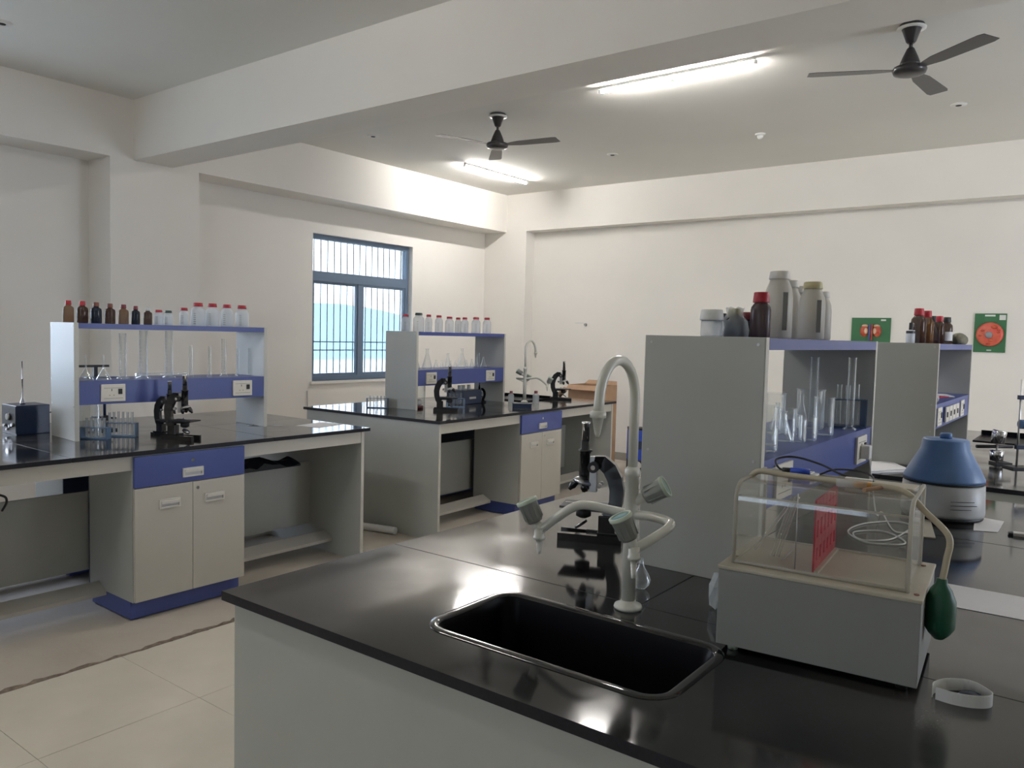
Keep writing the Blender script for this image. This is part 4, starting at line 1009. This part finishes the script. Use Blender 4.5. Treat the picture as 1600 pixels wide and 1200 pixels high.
# rolled masking strip with scraps inside
p = atz(1505, 1092, .9)
t = thing('paper_ring', 'white paper tape curled into a teardrop ring on the nearest bench corner', 'tape', (p.x, p.y, .9), YAW)
loop = [(-.058, .004), (-.045, .022), (-.015, .036), (.02, .036), (.036, .022), (.042, -.006), (.040, -.026), (.022, -.038), (-.008, -.037), (-.036, -.024), (-.056, -.004)]
lp = spline([Vector((x, y, 0)) for x, y in loop], 4)
b = MB()
for i in range(len(lp)-1):
    a, c = lp[i], lp[i+1]; ni = (c-a).normalized().cross(Vector((0, 0, 1)))*.0007
    b.prism([(a+ni)[:2], (c+ni)[:2], (c-ni)[:2], (a-ni)[:2]], 0, .024)
part(b, 'paper_band', 'white', t)
o = part(MB().prism([(-.045, .0), (0, -.016), (-.002, .012), (-.03, .014)], 0, .003), 'paper_scrap', 'yellow', None); o.location = (p.x, p.y, .9+.0005); o.rotation_euler = (0, 0, YAW); tag(o, 'yellow scrap of paper inside the paper tape ring', 'scrap')
b = MB(); b.sphere((.014, .002, .007), .02, 10, sx=1.1, sy=.8, sz=.32)
o = part(b, 'plastic_clip', 'navy', None); o.location = (p.x, p.y, .9); o.rotation_euler = (0, 0, YAW); tag(o, 'dark blue plastic clip inside the paper tape ring', 'clip')

# glass bulb beside the tap, crumpled clear packet by the apparatus
p = atz(1001, 920, .9)
b = MB(); b.lathe([(.0, 0), (.012, .002), (.022, .012), (.026, .026), (.020, .042), (.010, .058), (.0055, .072), (.0050, .084), (.0, .085)], 20)
o = part(b, 'glass_bulb', 'glass', None); o.location = (p.x, p.y, .9); tag(o, 'small teardrop glass bulb standing at the foot of the cream tap', 'bulb')
o.scale = (1.0, 1.0, 1.0)
p = atz(1113, 955, .9)
b = MB(); b.lathe([(.0, 0), (.018, .004), (.024, .03), (.020, .06), (.010, .085), (.0, .09)], 12)
for v in b.bm.verts:
    if v.co.z > .003: v.co += Vector((random.uniform(-.006, .006), random.uniform(-.006, .006), random.uniform(-.004, .004)))
for f_ in b.bm.faces: f_.smooth = False
o = part(b, 'plastic_packet', 'clear', None); o.location = (p.x-.0, p.y+.03, .9); tag(o, 'crumpled clear plastic packet against the left side of the grey apparatus', 'packet')

# ------------------------------------------------------------------ far right bench items
p = atz(1560, 742, .9)
px_, py_ = -.49, 5.35
t = thing('bunsen_burner', 'two chrome clamp bosses holding a dark bar on the far right bench', 'clamp', (px_, py_, .9), YAW)
part(MB().box(-.02, .07, -.04, .04, 0, .012), 'foot', 'mblack', t)
part(MB().cyl((.0, 0, .01), (.0, 0, .12), .006, seg=10), 'post', 'steel', t)
part(MB().lathe([(.036, .0), (.038, .07), (.034, .078)], 20, Matrix.Translation((0, 0, .12)) @ Matrix.Rotation(R(8), 4, 'Y')), 'boss', 'chrome', t)
part(MB().lathe([(.034, .02), (.038, .078), (.03, .084)], 20, Matrix.Translation((0, 0, 0))), 'boss', 'chrome', t)
part(MB().cyl((-.12, 0, .10), (.10, .02, .10), .010, seg=10), 'bar', 'mblack', t)
t.name = 'clamp_boss'
p = col(1588, .9, y=5.25)
t = thing('retort_stand', 'steel retort stand with dark blue clamps at the right edge of the far right bench', 'stand', p, YAW)
part(MB().box(-.05, .09, -.05, .05, 0, .010), 'base', 'mblack', t); part(MB().cyl((0, 0, .01), (0, 0, .50), .0055, seg=10), 'rod', 'steel', t)
for z in (.40, .12): part(MB().box(-.012, .05, -.012, .012, z-.012, z+.012).cyl((.02, 0, z), (.14, .02, z), .010, seg=10), 'clamp', 'navy', t)
part(MB().cyl((.0, -.01, .25), (.13, .0, .25), .026, seg=14), 'blue_grip', 'sblue' if 0 else 'cblue', t)
t = thing('sink', 'black sink with upstand at the far end of the far right bench', 'sink', (-.45, 6.75, .9))
part(MB().box(-.30, .30, .24, .26, 0, .04).box(-.30, -.28, -.24, .24, 0, .006).box(.28, .30, -.24, .24, 0, .006).box(-.28, .28, -.24, -.22, 0, .006).box(-.28, .28, -.22, .24, 0, .003), 'rim', 'sink', t)

# ------------------------------------------------------------------ wall pieces
def board(x0, x1, z0, z1, label):
    t = thing('anatomy_board', label, 'board', ((x0+x1)/2, YW-.001, (z0+z1)/2))
    part(MB().box(-(x1-x0)/2, (x1-x0)/2, -.012, 0, -(z1-z0)/2, (z1-z0)/2, .001), 'board', 'boardg', t); return t
k = 9.0/8.97
t = board(-2.29, -1.892, 1.594, 1.862, 'green wall board with a pair of red kidneys in relief')
for s_ in (-1, 1):
    kd = part(MB().sphere((s_*.065, -.012, -.01), .055, 16, sx=.8, sy=.45, sz=1.2), 'kidney', 'organr', t)
    part(MB().sphere((s_*.045, -.030, -.01), .028, 12, sx=.7, sy=.5, sz=1.2), 'kidney_core', 'organc', kd)
    part(MB().sphere((s_*.06, -.014, .045), .03, 12, sx=1.1, sy=.5, sz=.6), 'adrenal_gland', 'organc', t)
part(MB().cyl((-.008, -.024, -.11), (-.008, -.024, .06), .010, seg=10), 'vein', 'organb', t); part(MB().cyl((.014, -.024, -.11), (.014, -.024, .06), .010, seg=10), 'artery', 'organr', t)
part(MB().box(.10, .15, -.0135, -.012, .10, .118), 'paper_label', 'label', t)
t = board(-1.11, -.832, 1.523, 1.912, 'green wall board with a round pink cell model')
def disc(cx, cz, r, y, d, name, mat, par, sz=1): return part(MB().lathe([(r, 0), (r*.96, d*.7), (r*.8, d), (0, d)], 28, Matrix.Translation((cx, y, cz)) @ Matrix.Rotation(R(90), 4, 'X') @ Matrix.Diagonal((1, sz, 1, 1))), name, mat, par)
ce = disc(0, -.015, .122, -.012, .030, 'cell', 'organp', t)
disc(-.005, -.02, .034, -.04, .022, 'nucleus', 'nucleus', ce)
for a, rr, r_ in ((60, .085, .024), (30, .09, .014), (190, .085, .012), (150, .07, .014), (285, .06, .018), (265, .095, .014), (15, .08, .012)):
    part(MB().sphere((rr*math.cos(R(a)), -.042, -.015+rr*math.sin(R(a))), r_, 10, sx=1.3, sy=.4, sz=.8), 'organelle', 'organr', ce)
part(MB().box(-.05, .04, -.0135, -.012, .165, .182).box(-.02, .02, -.0135, -.012, -.18, -.168), 'paper_label', 'label', t)
part(MB().box(.075, .13, -.0135, -.012, .13, .18), 'paper_tag', 'label', t)
for px, nm in ((1, 0),):
    t = thing('wall_hook', 'tiny grey knob with a short line on the back wall', 'hook', (-5.74, YW, 1.745))
    part(MB().cyl((0, 0, 0), (0, -.02, 0), .022, .018, 12), 'knob', 'knob', t); part(MB().box(-.17, -.03, -.004, 0, .018, .024), 'line', 'steel', t)
t = thing('blue_canister', 'bright blue upright unit with black base near the back wall', 'unit', (-4.58, 8.70, FL), YAW)
part(MB().box(-.13, .10, -.09, .09, .13, .50, .01), 'body', 'sblue', t); part(MB().box(-.13, .10, -.09, .09, 0, .13, .005), 'base', 'mblack', t); part(MB().box(-.13, .10, -.09, .09, .50, .53, .005), 'top', 'mblack', t)
part(MB().cyl((-.02, -.09, .07), (-.02, -.096, .07), .05, seg=20), 'dial', 'capw', t); part(MB().box(-.06, .03, -.095, -.09, .27, .37), 'panel', 'navy', t)
o = part(MB().cyl((0, 0, 0), (0, 0, .62), .012, seg=10), 'wall_pipe', 'card', None); o.location = (-5.49, YW-.02, .06); tag(o, 'thin brown upright pipe on the back wall past the far middle bench', 'pipe')
o = part(MB().tube([(0, 0, .58), (.004, .003, .4), (-.002, .02, .2), (.004, .01, 0)], .004, 6), 'wall_wire', 'steel', None); o.location = (XW+.006, 5.86, .30); tag(o, 'thin grey wire hanging down the wall below the window corner', 'wire')

# ------------------------------------------------------------------ ceiling: fans, tube lamps, junction boxes
def fan(loc, angs, label):
    t = thing('ceiling_fan', label, 'fan', loc)
    part(MB().lathe([(.070, 0), (.074, -.006), (.066, -.022), (.056, -.030), (.030, -.105), (.020, -.115)], 22), 'canopy', 'fan', t)
    part(MB().lathe([(.072, -.018), (.084, -.020), (.084, -.028), (.058, -.030)], 24, cap0=False, cap1=False), 'canopy_ring', 'white', t)
    part(MB().cyl((0, 0, -.10), (0, 0, -.15), .012, seg=12), 'down_rod', 'fan', t)
    part(MB().lathe([(.012, -.138), (.022, -.148), (.045, -.20), (.058, -.235), (.062, -.255)], 24), 'lower_canopy', 'fan', t)
    part(MB().lathe([(.060, -.250), (.094, -.262), (.100, -.280), (.092, -.300), (.06, -.310), (.0, -.312)], 28), 'motor', 'fan', t)
    for a in angs:
        bl = MB(); m = Matrix.Rotation(a, 4, 'Z') @ Matrix.Translation((0, 0, -.278)) @ Matrix.Rotation(R(-6), 4, 'X')
        pts = [(.085, -.022), (.16, -.042), (.22, -.056), (.56, -.068), (.598, -.058), (.60, .050), (.56, .060), (.22, .048), (.16, .036), (.085, .022)]
        bl.prism(pts, -.0015, .0015, m)
        part(bl, 'blade', 'fan', t)
    return t
F1 = Vector((-1.096, 5.498, ZT)); F2 = Vector((-4.529, 5.70, ZT))
def ang(fc, px, py, z=ZT-.28):
    q = atz(px, py, z); return math.atan2(q.y-fc.y, q.x-fc.x)
a1 = [ang(F1, 1580, 45)]; a1 += [a1[0]+R(120), a1[0]+R(240)]
a2 = [ang(F2, 887, 217)]; a2 += [a2[0]+R(120), a2[0]+R(240)]
fan(F1, a1, 'dark three-blade ceiling fan at the right, beyond the long lit tube lamp')
fan(F2, a2, 'dark three-blade ceiling fan over the far middle bench near the window wall')
def tube_lamp(c, rz, L, label):
    t = thing('tube_lamp', label, 'lamp', c, rz)
    part(MB().box(-L/2, L/2, -.018, .018, -.022, 0, .002), 'batten', 'white', t)
    part(MB().cyl((-L/2+.012, 0, -.036), (L/2-.012, 0, -.036), .014, seg=12), 'tube', 'tubeglow', t)
    for s_ in (-1, 1): part(MB().box(s_*L/2-.012, s_*L/2+.012, -.012, .012, -.048, -.0225, .002), 'end_cap', 'white', t)
    part(MB().box(-.012, .012, -.018, .018, -.058, -.05), 'clip', 'white', t)
    return t
tube_lamp((-2.727, 5.53, ZT), 0, 1.26, 'lit white tube lamp on the ceiling between the two fans, the longer one')
tube_lamp((1.6, 5.53, ZT), 0, 1.24, 'unseen tube lamp added as fill at the right end of the ceiling row')  # out-of-view lamp, added to raise brightness in the far bay
tube_lamp((-3.4, .3, ZT), 0, 1.24, 'unseen tube lamp added on the near ceiling to light the floor strip')  # out-of-view lamp, added to brighten the near floor and beam
tube_lamp((-6.11, 7.70, ZT), R(90), 1.22, 'lit white tube lamp on the ceiling in the far left corner')
for i, ((px, py), w_) in enumerate((((957, 241), 'in the middle of the far ceiling'), ((1498, 163), 'at the right of the far ceiling'), ((583, 212), 'left of the far fan'), ((3, 35), 'at the left edge of the near ceiling'))):
    q = atz(px, py, ZT)
    t = thing('ceiling_box', 'round white junction cover %s' % w_, 'cover', (q.x, q.y, ZT))
    part(MB().lathe([(.062, 0), (.060, -.006), (.030, -.010), (0, -.010)], 22), 'cover', 'white', t); part(MB().lathe([(.024, -.0105), (.022, -.013), (0, -.013)], 16), 'hole', 'hole', t)
q = atz(1188, 209, ZT)
t = thing('smoke_detector', 'small white smoke detector on the far ceiling', 'detector', (q.x, q.y, ZT))
part(MB().lathe([(.05, 0), (.048, -.012), (.032, -.018)], 22), 'base', 'white', t); part(MB().lathe([(.030, -.018), (.026, -.040), (.012, -.052), (0, -.053)], 18), 'sensor', 'white', t)
